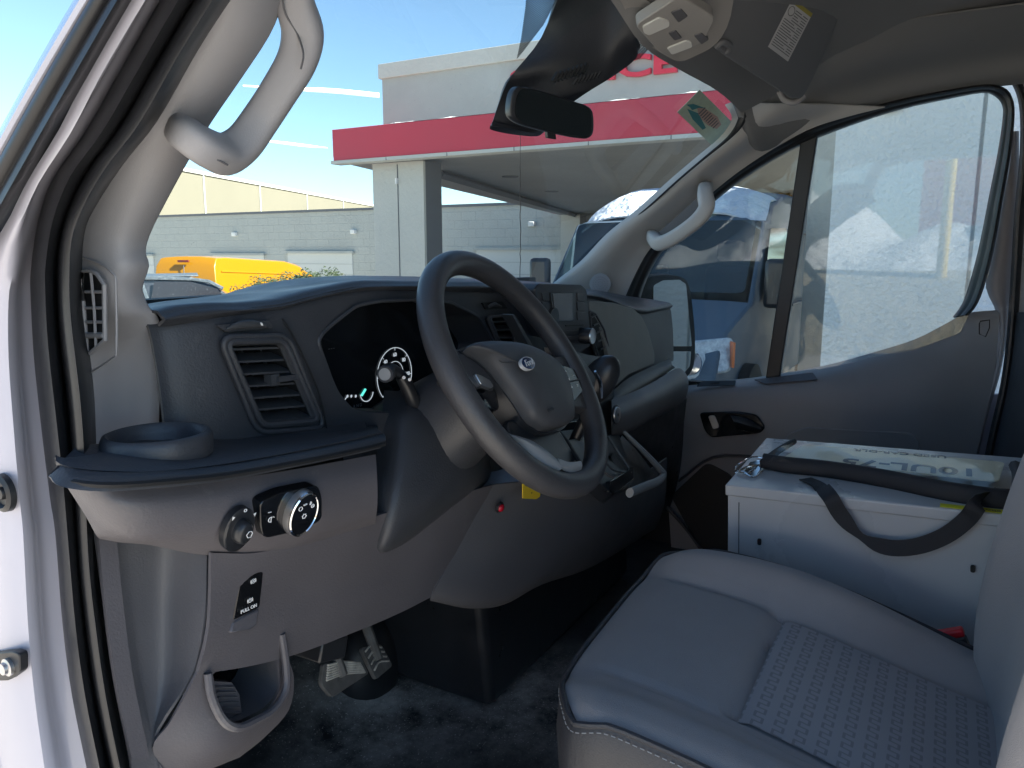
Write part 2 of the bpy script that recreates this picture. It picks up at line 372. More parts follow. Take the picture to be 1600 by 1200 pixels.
# front wing, bonnet and outer flank (out of the frame, seen from the side)
MB().surf([[(.33, 2.0, .35), (.33, 1.9, .95), (.42, 1.85, 1.12)], [(.33, 1.4, .35), (.33, 1.38, 1.12), (.42, 1.35, 1.38)], [(.345, .80, .35), (.345, .80, 1.25), (.38, .97, 1.60)]], 3, 3).build('front_wing', M['body'], van, solid=.004)
MB().surf([[(.42, 1.3, 1.42), (1.36, 1.5, 1.5), (2.30, 1.3, 1.42)], [(.42, 1.6, 1.27), (1.36, 1.8, 1.33), (2.30, 1.6, 1.27)], [(.45, 1.85, 1.08), (1.36, 2.1, 1.1), (2.27, 1.85, 1.08)], [(.45, 1.95, .5), (1.36, 2.2, .45), (2.27, 1.95, .5)]], 6, 4).build('bonnet', M['body'], van, solid=.004)
MB().grid([[Vector((x, wy(x, 1.47)+.30, 1.37)) for x in (.4, .8, 1.36, 1.9, 2.32)], [Vector((x, wy(x, 1.47)+.01, 1.465)) for x in (.4, .8, 1.36, 1.9, 2.32)]]).build('scuttle_panel', M['black'], van, solid=.004)
# body shell behind the front seats: sides, roof, bulkhead
sh = MB()
sh.box((.36, -2.2, 1.4), (.04, 3.6, 1.7)); sh.box((2.38, -2.3, 1.4), (.04, 3.8, 1.7)); sh.box((1.37, -1.9, 2.33), (1.98, 4.4, .03)); sh.box((1.37, -4.0, 1.4), (1.98, .04, 1.7))
sh.box((1.37, -1.7, .62), (1.98, 4.6, .04))
sh.build('cargo_body', M['body'], van, bevel=.01)
MB().box((1.37, -.62, 1.5), (1.92, .02, 1.62)).build('bulkhead', M['head'], van)

# --- driver side screen pillar trim ---
TR = [(442, -50), (409, 0), (420, 50), (373, 118), (326, 187), (290, 247), (255, 311), (225, 367), (219, 394), (224, 416), (214, 452), (225, 482), (240, 501), (243, 550), (241, 659), (236, 720)]
TL = [(380, -50), (346, 0), (322, 44), (294, 88), (236, 187), (183, 255), (142, 319), (123, 364), (119, 400), (119, 416), (119, 442), (121, 494), (124, 530), (131, 560), (138, 660), (142, 730)]
TR[0] = (446, -50); TR[1] = (436, 2); TR[2] = (416, 52)
rows = []
for i, ((a, b), (c, d)) in enumerate(zip(pre(TL), [(600, -275), (520, -160)]+TR)):
    i = max(0, i-2)
    xr = .505-.035*min(1, i/8); dx_ = .055*sm01((i-10)/4)
    r = [at(a, b, 'X', .435+dx_*.7), at(a+(c-a)*.3, b+(d-b)*.3, 'X', .437+.2*(xr-.47)+dx_*.85), at(a+(c-a)*.7, b+(d-b)*.7, 'X', .447+.6*(xr-.47)+dx_), at(c, d, 'X', xr+dx_*.7)]
    e = r[-1]; r.append(e+Vector((.006, .02, 0))); r.append(e+Vector((-.02, .16 if i > 6 else .11, 0)))
    rows.append(r)
trim = MB().surf(rows, 3, 3)
VO = [(128, 424), (141, 423), (152, 428), (163, 445), (164, 531), (141, 552), (136, 548), (130, 470)]
pv = PX(.44, *VO)
trim.build('pillar_trim', M['trim'], van, label='light grey trim of the driver side screen pillar', solid=.003, soff=0, ang=60)
xs_ = .4385
v = MB(); 
v.slab([at(a, b, 'X', .4325) for a, b in VO], (.002, 0, 0), 1)
fr = [at(a, b, 'X', .431) for a, b in VO]
v.tube(fr, .0022, 6, 0, closed=True)
for yy, hw in ((456, 0), (481, 0), (503, 0), (524, 0)):
    xl = 131+ (yy-424)*.03; v.tube(PX(.431, (xl+2, yy), (163, yy)), .0016 if yy != 524 else .003, 6, 0)
v.tube(PX(.430, (142, 426), (147, 480), (150, 542)), .0014, 6, 0)
v.tube(PX(.434, (124, 400), (160, 414), (177, 428), (181, 445), (182, 545), (176, 560), (140, 583)), .0012, 5, 0, sm=3)
v.build('demister_vent', [M['trim'], M['pit']], van, label='small light grey window demister vent in the driver pillar')

# --- grab handle, driver side ---
h = MB()
hp = PXv((455, -40, .505), (462, 8, .515), (473, 52, .525), (464, 95, .525), (438, 140, .518), (408, 186, .51), (380, 224, .495), (352, 241, .475), (326, 233, .450), (302, 218, .436), (290, 208, .445), (286, 203, .475))
h.tube(hp, [.014, .016, .0175, .0165, .0155, .0155, .016, .0165, .0155, .0150, .0150, .0150], 28, sm=5, sq=.66, flat=.92)
def hseam(P, r): return [p+(CAM-p).normalized()*r for p in PXv(*P)]
h.tube(hseam(((440, -10, .505), (446, 22, .515), (464, 52, .525), (474, 84, .525), (470, 108, .525)), .0200), .0009, 5, 1, sm=4)
h.tube(hseam(((285, 234, .448), (291, 226, .446), (303, 228, .446), (330, 244, .455), (356, 258, .470)), .0185), .0009, 5, 1, sm=4)
h.build('grab_handle', [M['trim'], M['taupe2']], van, label='light grey grab handle on the driver side pillar')

# --- passenger side screen pillar trim ---
PL = [(868, 452), (880, 440), (920, 408), (960, 366), (1010, 326), (1060, 281), (1105, 243), (1140, 214), (1158, 190), (1160, 176), (1150, 160)]
PR = [(972, 480), (975, 466), (990, 428), (1010, 392), (1048, 352), (1090, 315), (1145, 270), (1200, 233), (1260, 200), (1320, 180), (1380, 165)]
rows = []
for i, ((a, b), (c, d)) in enumerate(zip(PL, PR)):
    t = i/10; xl = 2.12-.10*t; xr = 2.19-.03*t
    rows.append([at(a, b, 'X', xl)+Vector((.015, .03, 0)), at(a, b, 'X', xl), at(a+(c-a)*.3, b+(d-b)*.3, 'X', xl+.01), at(a+(c-a)*.7, b+(d-b)*.7, 'X', xr-.03), at(c+3, d+2, 'X', xr)])
M['trimp'] = mat('light_grey_trim_lit', (.47, .46, .45), .55, grain=(700, .25), vary=(4, .05))  # copy of the grey trim, brighter passenger-side light put into its colour
MB().surf(rows, 4, 4).build('pillar_trim', M['trimp'], van, label='light grey trim of the passenger side screen pillar', solid=.004, soff=0, ang=50)
MB().tube([at(a, b, 'X', x) for a, b, x in ((1120, 138, 2.03), (1146, 152, 2.025), (1160, 172, 2.02), (1157, 192, 2.02), (1138, 216, 2.03), (1103, 245, 2.045), (1058, 283, 2.06), (1008, 328, 2.08), (958, 368, 2.095), (918, 410, 2.11), (878, 442, 2.12))], [.004, .008, .012, .010, .005, .0035, .003, .003, .003, .003, .003], 8, sm=4).build('screen_seal', M['rubber'], van)
sp = MB(); sc = at(938, 444, 'X', 2.112); sn = Vector((-.93, -.35, .1)).normalized()
sp.lathe(sc, sn, [(.032, -.004), (.031, .002), (.028, .003), (.0001, .0035)], 32)
for rr, k in ((.007, 8), (.014, 14), (.021, 22)):
    a_ = sn.orthogonal().normalized(); b_ = sn.cross(a_)
    for j in range(k):
        th = 2*math.pi*j/k; sp.lathe(sc+sn*.0032+(a_*math.cos(th)+b_*math.sin(th))*rr, sn, [(.0013, 0), (.0012, .0006), (.0001, .0006)], 6, 1)
sp.build('tweeter_grille', [M['trim'], M['taupe2']], van, label='round perforated speaker grille in the passenger pillar')
h = MB()
hp = PXv((1104, 292, 2.16), (1102, 295, 2.08), (1102, 306, 2.05), (1104, 324, 2.035), (1092, 342, 2.03), (1070, 360, 2.03), (1046, 375, 2.04), (1030, 380, 2.05), (1022, 374, 2.07), (1018, 369, 2.14))
h.tube(hp, [.018, .019, .0205, .021, .020, .0195, .020, .020, .019, .018], 24, sm=4, sq=.66, flat=.85)
h.slab(rnd(PX(2.075, (1100, 300), (1112, 318), (1048, 375), (1026, 366)), .01), (.015, 0, 0), 1)
h.build('grab_handle', [M['trimp'], M['taupe2']], van, label='light grey grab handle on the passenger side pillar')

# --- windscreen ---
xs = [.47+(2.18-.47)*i/64 for i in range(65)]
g = MB().grid([[Vector((x, wy(x, z), z)) for x in xs] for z in [1.46+.66*j/10 for j in range(11)]])
g.build('windscreen', M['wind'], van, label='dusty windscreen')
# dotted frit around the mirror mount
def onws(px, py, d=.004):
    r_ = ray(px, py); lo_, hi_ = .3, 3.5
    for _ in range(40):
        m_ = (lo_+hi_)/2; p = CAM+r_*m_
        if p.y > wy(p.x, p.z)-d: hi_ = m_
        else: lo_ = m_
    return CAM+r_*lo_
fm = bpy.data.materials.new('frit_dots'); fm.use_nodes = True; n_ = fm.node_tree; bs = n_.nodes['Principled BSDF']; bs.inputs['Base Color'].default_value = (.01, .01, .012, 1)
tc = n_.nodes.new('ShaderNodeNewGeometry'); wv = n_.nodes.new('ShaderNodeTexWave'); wv.bands_direction = 'Z'; wv.inputs['Scale'].default_value = 190; wv.inputs['Distortion'].default_value = 0
n_.links.new(tc.outputs['Position'], wv.inputs['Vector']); gt = n_.nodes.new('ShaderNodeMath'); gt.operation = 'GREATER_THAN'; gt.inputs[1].default_value = .45
n_.links.new(wv.outputs['Fac'], gt.inputs[0]); n_.links.new(gt.outputs[0], bs.inputs['Alpha'])
fr = MB().slab([onws(a, b) for a, b in ((824, -20), (822, 10), (815, 60), (808, 92), (818, 80), (850, 38), (880, -20))], (0, .0012, 0))
fr.build('glass_frit', fm, van, label='fine black stripe print at the top of the windscreen'); fr = MB()
fr.slab([onws(a, b) for a, b in ((980, 70), (1005, 60), (1015, 75), (1000, 92), (985, 95))], (0, .0012, 0))
fr.build('glass_frit', fm, van)
# crack in the glass
ck = [onws(813+random.uniform(-.8, .8)*(.5 if y < 260 else 1), y, .002) for y in range(208, 440, 9)]
MB().tube(ck, [.0006 if i < 6 else .0011 for i in range(len(ck))], 5).build('screen_crack', M['print'], van, label='thin dark vertical crack line in the windscreen')
# inspection sticker
st = [onws(a, b, .012) for a, b in ((1093, 140), (1147, 194), (1112, 227), (1058, 175))]
u1 = (st[1]-st[0]).normalized(); u2 = (st[3]-st[0]).normalized(); nn = u1.cross(u2).normalized()
if nn.y > 0: nn = -nn
M['stick'] = mat('pale_green_sticker', (.50, .60, .46), .6, vary=(60, .08)); M['tealp'] = mat('teal_print', (.05, .24, .26), .6); M['pinkp'] = mat('brown_pink_print', (.50, .34, .28), .6)
q = MB().slab(st, nn*.0008)
def sq(u, v_): return st[0].lerp(st[1], u).lerp(st[3].lerp(st[2], u), v_)+nn*.0012
q.slab([sq(.17, .42), sq(.30, .30), sq(.62, .20), sq(.80, .30), sq(.80, .50), sq(.6, .62), sq(.35, .62)], nn*.0003, 1)
q.slab([sq(.08, .70), sq(.30, .55), sq(.62, .72), sq(.60, .84), sq(.3, .82)], nn*.0003, 3)
q.slab([sq(.02, .62), sq(.10, .45), sq(.32, .28), sq(.22, .42), sq(.16, .62), sq(.10, .60)], nn*.0008, 2)
for k in range(9):
    a = .3+.052*k; q.slab([sq(a, .27+.02*(k % 3)), sq(a+.018, .27+.02*(k % 3)), sq(a+.018, .57), sq(a, .57)], nn*.0007, 4)
for k in range(6):
    q.slab([sq(.12+.03*k, .88), sq(.135+.03*k, .88), sq(.135+.03*k, .93), sq(.12+.03*k, .93)], nn*.0003, 5)
q.build('windscreen_sticker', [M['stick'], M['pinkp'], M['tealp'], M['tealp'], M['print'], M['label']], van, label='pale green inspection sticker in the top corner of the windscreen')

# =====================================================================
# DASHBOARD
# =====================================================================
def prof(ylev, pts):
    q = sorted([(p.x, p.z) for p in PY(ylev, *pts)])
    def f(x):
        if x <= q[0][0]: return q[0][1]
        for (a, b), (c, d) in zip(q, q[1:]):
            if x <= c: 
                t = (x-a)/(c-a); t = t*t*(3-2*t)*.5+t*.5
                return b+(d-b)*t
        return q[-1][1]
    return f
zs = prof(.88, [(200, 484), (297, 466), (330, 463), (363, 461), (410, 452), (462, 438), (502, 432), (560, 432), (620, 433), (740, 436), (840, 440), (900, 450), (950, 462)])
zl = prof(.67, [(243, 487), (305, 474), (363, 474), (426, 470), (462, 461), (515, 448), (567, 439), (620, 439), (740, 440), (835, 446), (918, 455), (1003, 480)])
zb = prof(.67, [(243, 510), (318, 500), (431, 485), (489, 470), (530, 460), (567, 455), (620, 454), (740, 456), (835, 460), (918, 466), (1003, 491)])
zf = prof(.65, [(243, 700), (300, 700), (495, 700), (590, 690), (660, 720), (760, 740), (850, 720), (930, 700), (960, 640), (1030, 578), (1050, 565)])
xs = [.484, .495, .51, .545, .58, .61, .64, .67, .70, .74, .78, .82, .87, .93, 1.0, 1.07, 1.15, 1.25, 1.36, 1.46, 1.56, 1.66, 1.76, 1.86, 1.95, 2.03, 2.07]
rows = []
def yrow(x, y): return y - (.0 if x < 1.9 else 0)
rows.append([Vector((x, wy(x, 1.5)-.02, 1.50)) for x in xs])
rows.append([Vector((x, 1.02, zs(x)-.025)) for x in xs])
rows.append([Vector((x, .88, zs(x))) for x in xs])
rows.append([Vector((x, .76, (zs(x)+zl(x))/2+.002)) for x in xs])
rows.append([Vector((x, .682, zl(x)+.001)) for x in xs])
rows.append([Vector((x, .667, zl(x)-.004)) for x in xs])
rows.append([Vector((x, .661, zl(x)*.6+zb(x)*.4-.002)) for x in xs])
rows.append([Vector((x, .664, zb(x)+.004)) for x in xs])
rows.append([Vector((x, .672, zb(x)-.001)) for x in xs])
dtop = MB().surf(rows, 2, 3)
dtop.build('dashboard_top', M['dash'], van, label='dark soft top pad of the dashboard', solid=.003, ang=50)
# face with openings
face = []
for k, (t, y) in enumerate(((0, .672), (.04, .668), (.3, .662), (.6, .658), (1, .655))):
    face.append([Vector((x, y+.020*(1-sm01((x-.485)/.05)), zb(x)+(zf(x)-zb(x))*t)) for x in xs])
fc = MB().surf(face, 3, 3)
CL = rnd(PY(.665, (491, 531), (507, 513), (553, 477), (590, 470), (650, 468), (700, 472), (745, 495), (772, 542), (745, 600), (690, 645), (579, 645), (545, 641), (520, 612)), .012)
VL = rnd(PY(.66, (352, 534), (442, 531), (497, 657), (408, 665)), .012)
VC = rnd(PY(.66, (764, 495), (801, 493), (842, 560), (790, 556)), .004)
def cutter(P, y0, y1): return MB().slab([Vector((p.x, y0, p.z)) for p in P], (0, y1-y0, 0))
fc.build('dashboard', M['dash2'], van, label='charcoal dashboard face with grey dust marks', solid=.004, soff=0, ang=50, cuts=[cutter(CL, .6, .8), cutter(VL, .6, .8), cutter(VC, .6, .8)])

def vent(name, outline_px, ymouth, depth, slats, vanes, label, tab=None, frame=.004, vert=None):
    O = rnd(PY(ymouth, *outline_px), .012); v = MB()
    # bezel, tunnel and back wall
    v.tube([p+Vector((0, -.001, 0)) for p in O], frame, 8, 0, closed=True)
    v.tube([p+Vector((0, .004, 0)) for p in O], frame*1.25, 8, 2, closed=True)
    back = [Vector((p.x, ymouth+depth, p.z)) for p in O]
    v.grid([O, back], 1, closed=True); v.slab(back, (0, .003, 0), 1)
    tl, tr, br, bl = PY(ymouth+.008, *outline_px)
    for i in range(slats):
        t = (i+.55)/slats; a = tl.lerp(bl, t); b = tr.lerp(br, t)
        d = Vector((0, .022, .007)); th = Vector((0, 0, .0022))
        v.add([a, b, b+d, a+d, a-th, b-th, b+d-th, a+d-th], [[0, 1, 2, 3], [4, 7, 6, 5], [0, 4, 5, 1], [1, 5, 6, 2], [2, 6, 7, 3], [3, 7, 4, 0]], 2)
    for i in range(vanes):
        t = (i+.5)/vanes; a = tl.lerp(tr, t)+Vector((0, .03, 0)); b = bl.lerp(br, t)+Vector((0, .03, 0)); d = Vector((.010, .02, 0)); e = Vector((.0018, 0, 0))
        v.add([a, b, b+d, a+d, a+e, b+e, b+d+e, a+d+e], [[0, 1, 2, 3], [4, 7, 6, 5], [0, 4, 5, 1], [1, 5, 6, 2], [2, 6, 7, 3], [3, 7, 4, 0]], 2)
    if tab:
        c = at(tab[0], tab[1], 'Y', ymouth+.006); v.box(c, (.034, .014, .0065), Matrix.Rotation(.04, 3, 'Y'), 0); v.box(c+Vector((-.018, .004, 0)), (.012, .012, .013), None, 2)
    return v.build(name, [M['dash2'], M['pit'], M['greyd']], van, label=label, ang=40)
M['greyd'] = mat('vent_slat_plastic', (.055, .058, .064), .4)
vent('air_vent', ((352, 534), (442, 531), (497, 657), (408, 665)), .652, .07, 7, 3, 'large outer dashboard air vent with horizontal slats, by the driver door', tab=(447, 590))
vent('air_vent', ((764, 495), (801, 493), (842, 560), (790, 556)), .652, .06, 5, 0, 'narrow centre air vent left of the radio screen', frame=.0022)
# raised surround of the left vent and panel seams
sr = MB()
o1 = PY(.652, (343, 527), (450, 524), (508, 668), (402, 676)); o1 = rnd(o1, .018, 6)
sr.tube(o1, .0035, 8, closed=True)
sr.tube(PYv((441, 498, .663), (455, 520, .656), (480, 570, .652), (500, 620, .650), (511, 672, .650)), .0011, 5, 1, sm=4)
sr.tube(PYv((318, 500, .668), (300, 560, .66), (300, 690, .655)), .0001, 4, 1)
sr.build('vent_surround', [M['dash2'], M['pit']], van, ang=50)
# thumb wheels
tw = MB(); tw.slab(rnd(PY(.657, (338, 508), (420, 500), (428, 512), (355, 519)), .004), (0, .004, 0), 0)
tw.tube(PY(.655, (354, 514), (372, 508), (396, 506), (416, 509)), [.001, .004, .0045, .002], 8, 1, sm=3); tw.slab(PY(.649, (407, 504), (410, 504), (412, 509), (409, 509)), (0, .001, 0), 2)
tw.build('vent_thumbwheel', [M['dash'], M['greyd'], M['white']], van, bevel=.0005)
tw = MB(); tw.slab(rnd(PY(.66, (754, 473), (785, 471), (793, 482), (760, 484)), .003), (0, .004, 0), 0)
tw.tube(PY(.656, (762, 480), (772, 476), (783, 479)), [.002, .004, .002], 8, 1, sm=3)
tw.build('vent_thumbwheel', [M['pit'], M['greyd']], van)

# --- instrument cluster (set back behind its opening) ---
cl = MB(); yc = .735
back = [Vector((p.x, yc+.006, p.z)) for p in CL]
CLs = [Vector((p.x, .664, p.z)) for p in CL]
cl.grid([CLs, back], 0, closed=True)
cl.slab([Vector((p.x, yc, p.z))+(Vector((p.x, yc, p.z))-Vector((.93, yc, 1.56)))*.15 for p in CL], (0, .01, 0), 1)
cl.tube([p+Vector((0, -.0045, 0)) for p in CL], .0025, 6, 0, closed=True)
cluster = cl.build('instrument_cluster', [M['dash'], M['clus']], van, label='dark instrument cluster with lit gauges', ang=50)
yg = yc-.0015
def gx(px, py): return at(px, py, 'Y', yg)
gm = MB()
c = gx(617, 586); ex = (gx(648, 586)-gx(587, 586)).x/2; rr = (gx(617, 549).z-gx(617, 623).z)/2
rr = (ex+rr)/2
pts = [c+Vector((math.cos(t)*rr, 0, math.sin(t)*rr)) for t in [R_(225-275*i/40) for i in range(41)]]
gm.tube(pts, .0006, 5, 0)
pts = [c+Vector((math.cos(t)*rr*.5, 0, math.sin(t)*rr*.5)) for t in [R_(200-220*i/24) for i in range(25)]]
gm.tube(pts, .0005, 5, 0)
for i, s_ in enumerate(('', '20', '40', '60', '80', '100', '')):
    a = R_(225-275*i/6); d = Vector((math.cos(a), 0, math.sin(a))); gm.tube([c+d*rr, c+d*rr*.9], .0005, 4, 0)
    if s_: gm.text(s_, c+d*rr*.74, X_, Z_, .0085, 0)
gm.build('speedometer_marks', [M['glow'], M['teal'], M['red'], M['print']], cluster); gm = MB()
for (px, py), a0, a1 in (((533, 612), 150, 330), ((573, 612), 190, 350)):
    c2 = gx(px, py); r2 = .0145
    gm.tube([c2+Vector((math.cos(R_(a0+(a1-a0)*i/14))*r2, 0, math.sin(R_(a0+(a1-a0)*i/14))*r2)) for i in range(15)], .0007, 5, 0)
    gm.build('gauge_arc', M['glow'], cluster); gm = MB()
for px in (543, 549, 556): gm.lathe(gx(px, 619), -Y_, [(.0022, 0), (.0001, .0004)], 8, 0)
for a, b in (((565, 618), (571, 608)), ((604, 622), (611, 612))): gm.tube(PY(yg, a, b), .0018, 5, 1)
gm.build('gauge_needles', [M['glow'], M['teal']], cluster); gm = MB()
gm.text('P', gx(543, 636), X_, Z_, .0105, 2, bold=.02); gm.build('gear_letter', [M['glow'], M['teal'], M['red'], M['print']], cluster); gm = MB(); gm.text('R N D', gx(559, 634), X_, Z_, .007, 3)
gm.build('gear_letters', [M['glow'], M['teal'], M['red'], M['print']], cluster); gm = MB(); gm.text('- - -', gx(518, 544), X_, Z_, .008, 3)
gm.build('display_text', [M['glow'], M['teal'], M['red'], M['print']], cluster)

# --- shelf with cup holder ring ---
sf = MB()
shf = [(92, 738, .60), (112, 752, .575), (170, 757, .56), (250, 752, .555), (350, 742, .555), (450, 724, .558), (540, 706, .56), (597, 693, .565)]
shb = [(100, 728, .655), (150, 712, .665), (178, 700, .665), (250, 690, .663), (340, 690, .66), (440, 682, .66), (530, 674, .66), (590, 668, .66)]
mid1 = [(93, 724, .61), (118, 733, .59), (175, 738, .575), (250, 737, .570), (350, 727, .570), (450, 710, .57), (540, 692, .572), (597, 679, .577)]
f1 = PYv(*mid1); f2 = PYv(*shf); b1 = PYv(*shb)
top = [Vector((p.x, p.y+.006, p.z+.003)) for p in f1]
und = [Vector((p.x, p.y+.012, p.z-.003)) for p in f2]; und2 = [Vector((p.x+(.66-p.y)*.8+.004, .66, p.z+.003)) for p in f2]
fm_ = [a.lerp(b, .5)+Vector((0, -.004, 0)) for a, b in zip(f1, f2)]
sf.surf([b1, top, f1, fm_, f2, und, und2], 4, 2)
sf.tube([p+Vector((0, -.0045, 0)) for p in [a.lerp(b, .62) for a, b in zip(f1, f2)]], .0016, 5, 1, sm=3)
sf.tube([p+Vector((0, -.003, -.0005)) for p in [a.lerp(b, .98) for a, b in zip(f1, f2)]], .0028, 6, 1, sm=3)
sf.build('dash_shelf', [M['dash2'], M['pit']], van, label='narrow dark shelf under the outer air vent', solid=.003, ang=45)
cc = at(245, 699, 'Z', 1.4985)+Vector((-.007, -.012, 0))
cu = MB().lathe((cc.x, cc.y, 1.4985), Z_, [(.0475, -.004), (.0485, .003), (.0480, .013), (.0460, .017), (.0430, .018), (.0400, .016), (.0385, .008), (.037, .0015), (.0001, .0015)], 56)
cu.build('cup_holder', M['dash'], van, label='round black cup holder ring on the shelf', ang=50)

# --- knee bolster with light switches ---
kb = []
A = [(98, 752, .632), (140, 758, .60), (190, 762, .586), (300, 756, .578), (450, 735, .576), (587, 710, .576)]
B = [(112, 772, .630), (150, 785, .598), (200, 790, .577), (300, 785, .568), (450, 768, .565), (589, 742, .564)]
C_ = [(136, 810, .628), (165, 822, .602), (215, 825, .580), (310, 822, .570), (450, 805, .565), (590, 778, .565)]
D_ = [(150, 836, .628), (185, 842, .606), (230, 846, .590), (322, 846, .583), (450, 838, .577), (588, 806, .576)]
E_ = [(156, 842, .640), (190, 848, .630), (235, 852, .625), (330, 868, .612), (450, 862, .600), (586, 820, .602)]
kb = [PYv(*r) for r in (A, B, C_, D_, E_)]
MB().surf(kb, 4, 4).build('knee_bolster', M['taupe'], van, label='grey brown knee panel holding the light switches', solid=.004, ang=50)
# switches: panel normal
kn = (kb[3][4]-kb[1][4]).cross(kb[2][5]-kb[2][3]).normalized()
if kn.y > 0: kn = -kn
ko = at(480, 800, 'Y', .557)
def K(px, py, w=0): return onplane(px, py, ko+kn*w, kn)
lp = MB()
lo = rnd([K(a, b) for a, b in ((404, 784), (440, 768), (496, 757), (502, 776), (502, 812), (470, 828), (412, 841), (406, 826))], .008)
lp.slab([p-kn*.012 for p in lo], kn*.0135, 0)
lpan = lp.build('light_switch_panel', M['piano'], van, label='black headlamp switch panel with silver ringed dial', bevel=.0012)
KX = (K(500, 790)-K(420, 805)).normalized(); KY = kn.cross(KX)
lk = MB(); kc = K(466, 799, .002); rk = (K(466, 767)-K(466, 831)).length/2
lk.lathe(kc, kn, [(rk*1.0, -.003), (rk*1.0, .003), (rk*.96, .0075)], 40, 0, sx=.77, up=KY); lk.lathe(kc, kn, [(rk*.97, .007), (rk*.96, .009), (rk*.90, .010), (rk*.87, .009)], 40, 1, sx=.77, up=KY, cap=False); lk.lathe(kc, kn, [(rk*.90, .0088), (rk*.5, .0092), (.0001, .0093)], 40, 2, sx=.77, up=KY)
lk.build('rotary_dial', [M['silver'], M['chrome'], M['piano']], lpan)
lm = MB(); kx = (K(500, 790)-K(420, 805)).normalized(); ky = kn.cross(kx)
if ky.z < 0: ky = -ky
def ring(mb, c, r, t=.0005, mi=0, a0=0, a1=360, n=14): mb.tube([c+(kx*math.cos(R_(a0+(a1-a0)*i/n))+ky*math.sin(R_(a0+(a1-a0)*i/n)))*r for i in range(n+1)], t, 4, mi)
q0 = kc+kn*.0098
ring(lm, q0-kx*.008+ky*.008, .0022); ring(lm, q0-kx*.0005-ky*.001, .0022); 
for i in range(6): lm.tube([q0-kx*.0005-ky*.001+(kx*math.cos(i*1.047)+ky*math.sin(i*1.047))*r_ for r_ in (.0024, .0032)], .0004, 4)
lm.tube([q0-kx*.005+ky*.0115, q0-kx*.001+ky*.0125], .0009, 4); ring(lm, q0+kx*.0035+ky*.0125, .0016, a0=-90, a1=90); lm.tube([q0+kx*.0035+ky*.0141, q0+kx*.0035+ky*.0109], .0005, 4)
ring(lm, q0+kx*.008+ky*.009, .0018); lm.tube([q0+kx*.0065+ky*.009, q0+kx*.0095+ky*.009], .0004, 4)
for (px, py) in ((423, 812), (490, 789)):
    c = K(px, py, .0032); ring(lm, c, .0026, a0=60, a1=300); lm.tube([c+ky*.003, c-ky*.003+kx*.001], .0005, 4); lm.tube([c+kx*.002+ky*.003, c+kx*.004+ky*.002], .0005, 4)
lm.tube([K(419, 801, .003), K(424, 800, .003)], .0005, 4); lm.tube([K(488, 780, .003), K(491, 779, .003)], .0005, 4)
lm.build('switch_symbols', M['white'], lpan)
# mirror adjuster
mc = K(371, 826, -.002)
mk = MB().lathe(mc, kn, [(.0225, -.004), (.0225, .003), (.020, .0045), (.014, .0035), (.0120, .004), (.0120, .008), (.0105, .0125), (.0085, .0138), (.0001, .0142)], 36, 0, sx=.76, up=KY)
mko = mk.build('mirror_adjuster', M['black'], van, label='small round mirror adjuster knob', ang=50)
mm = MB(); c = mc+ky*.0205+kn*.0048; ring(mm, c, .0014, .0004)
for s_ in (-1, 1): c = mc+ky*.0155+kx*s_*.0105+kn*.0048; mm.slab([c, c+kx*s_*.003+ky*.001, c+kx*s_*.0005-ky*.003+kx*s_*.002], kn*.0004)
c = mc+kn*.0146+kx*.002; mm.tube([c+kx*a+ky*b for a, b in ((-.003, 0), (-.001, .003), (.002, .003), (.0035, .001), (.0025, -.003), (-.001, -.003))], .0005, 4, closed=True)
mm.build('switch_symbols', M['white'], mko)

# --- lower dash panel with cubby ---
lowrows = [
    [(326, 862, .604), (390, 862, .600), (450, 850, .598), (520, 832, .598), (588, 803, .600), (650, 788, .615), (710, 772, .62), (768, 756, .62)],
    [(324, 950, .608), (390, 938, .612), (450, 924, .616), (520, 905, .62), (575, 886, .625), (630, 868, .63), (690, 842, .632), (742, 806, .632)],
    [(318, 1000, .61), (385, 985, .616), (450, 972, .622), (515, 950, .628), (560, 934, .632), (610, 914, .636), (660, 892, .64), (710, 866, .642)],
    [(305, 1050, .618), (378, 1040, .624), (446, 1024, .63), (505, 1004, .636), (545, 988, .64), (585, 972, .645), (630, 952, .648), (671, 931, .65)]]
lpn = MB().surf([PYv(*r) for r in lowrows], 4, 4)
PB = PY(.61, (372, 905), (402, 889), (412, 894), (405, 965), (398, 980), (352, 1000), (350, 990), (362, 930))
lpn.build('lower_panel', M['taupe'], van, label='grey brown lower dash panel', solid=.004, ang=50)
sm_ = MB()
sm_.tube(PYv((440, 870, .600), (434, 910, .608), (424, 945, .614), (420, 968, .617), (430, 975, .618), (470, 962, .62), (512, 945, .624)), .0011, 5, 0, sm=4)
sm_.build('panel_seam', M['taupe2'], van)
# parking brake switch in its recess
pb = MB()
pb.slab(rnd(PYv((374, 904, .607), (406, 887, .605), (413, 892, .605), (406, 962, .612), (398, 983, .614), (350, 1004, .614), (352, 985, .612)), .004), (0, .004, 0), 1)
pbo = pb.build('brake_switch_bezel', [M['taupe2'], M['taupe2']], van, bevel=.002)
s1 = MB().slab(rnd(PYv((376, 906, .603), (400, 895, .601), (412, 892, .601), (406, 949, .607), (364, 970, .607)), .004), (0, .005, 0)); s1.build('pull_switch', M['piano'], pbo, bevel=.001)
s2 = MB().slab(PYv((364, 972, .607), (406, 951, .607), (401, 978, .606), (392, 984, .602), (360, 990, .604)), (0, .006, 0)); s2.build('pull_lip', M['taupe'], pbo, bevel=.002)
s3 = MB(); tx = (at(402, 943, 'Y', .604)-at(378, 954, 'Y', .604)).normalized()
s3.text('PULL ON', at(389, 951, 'Y', .6035), tx, Z_, .0052, bold=.01)
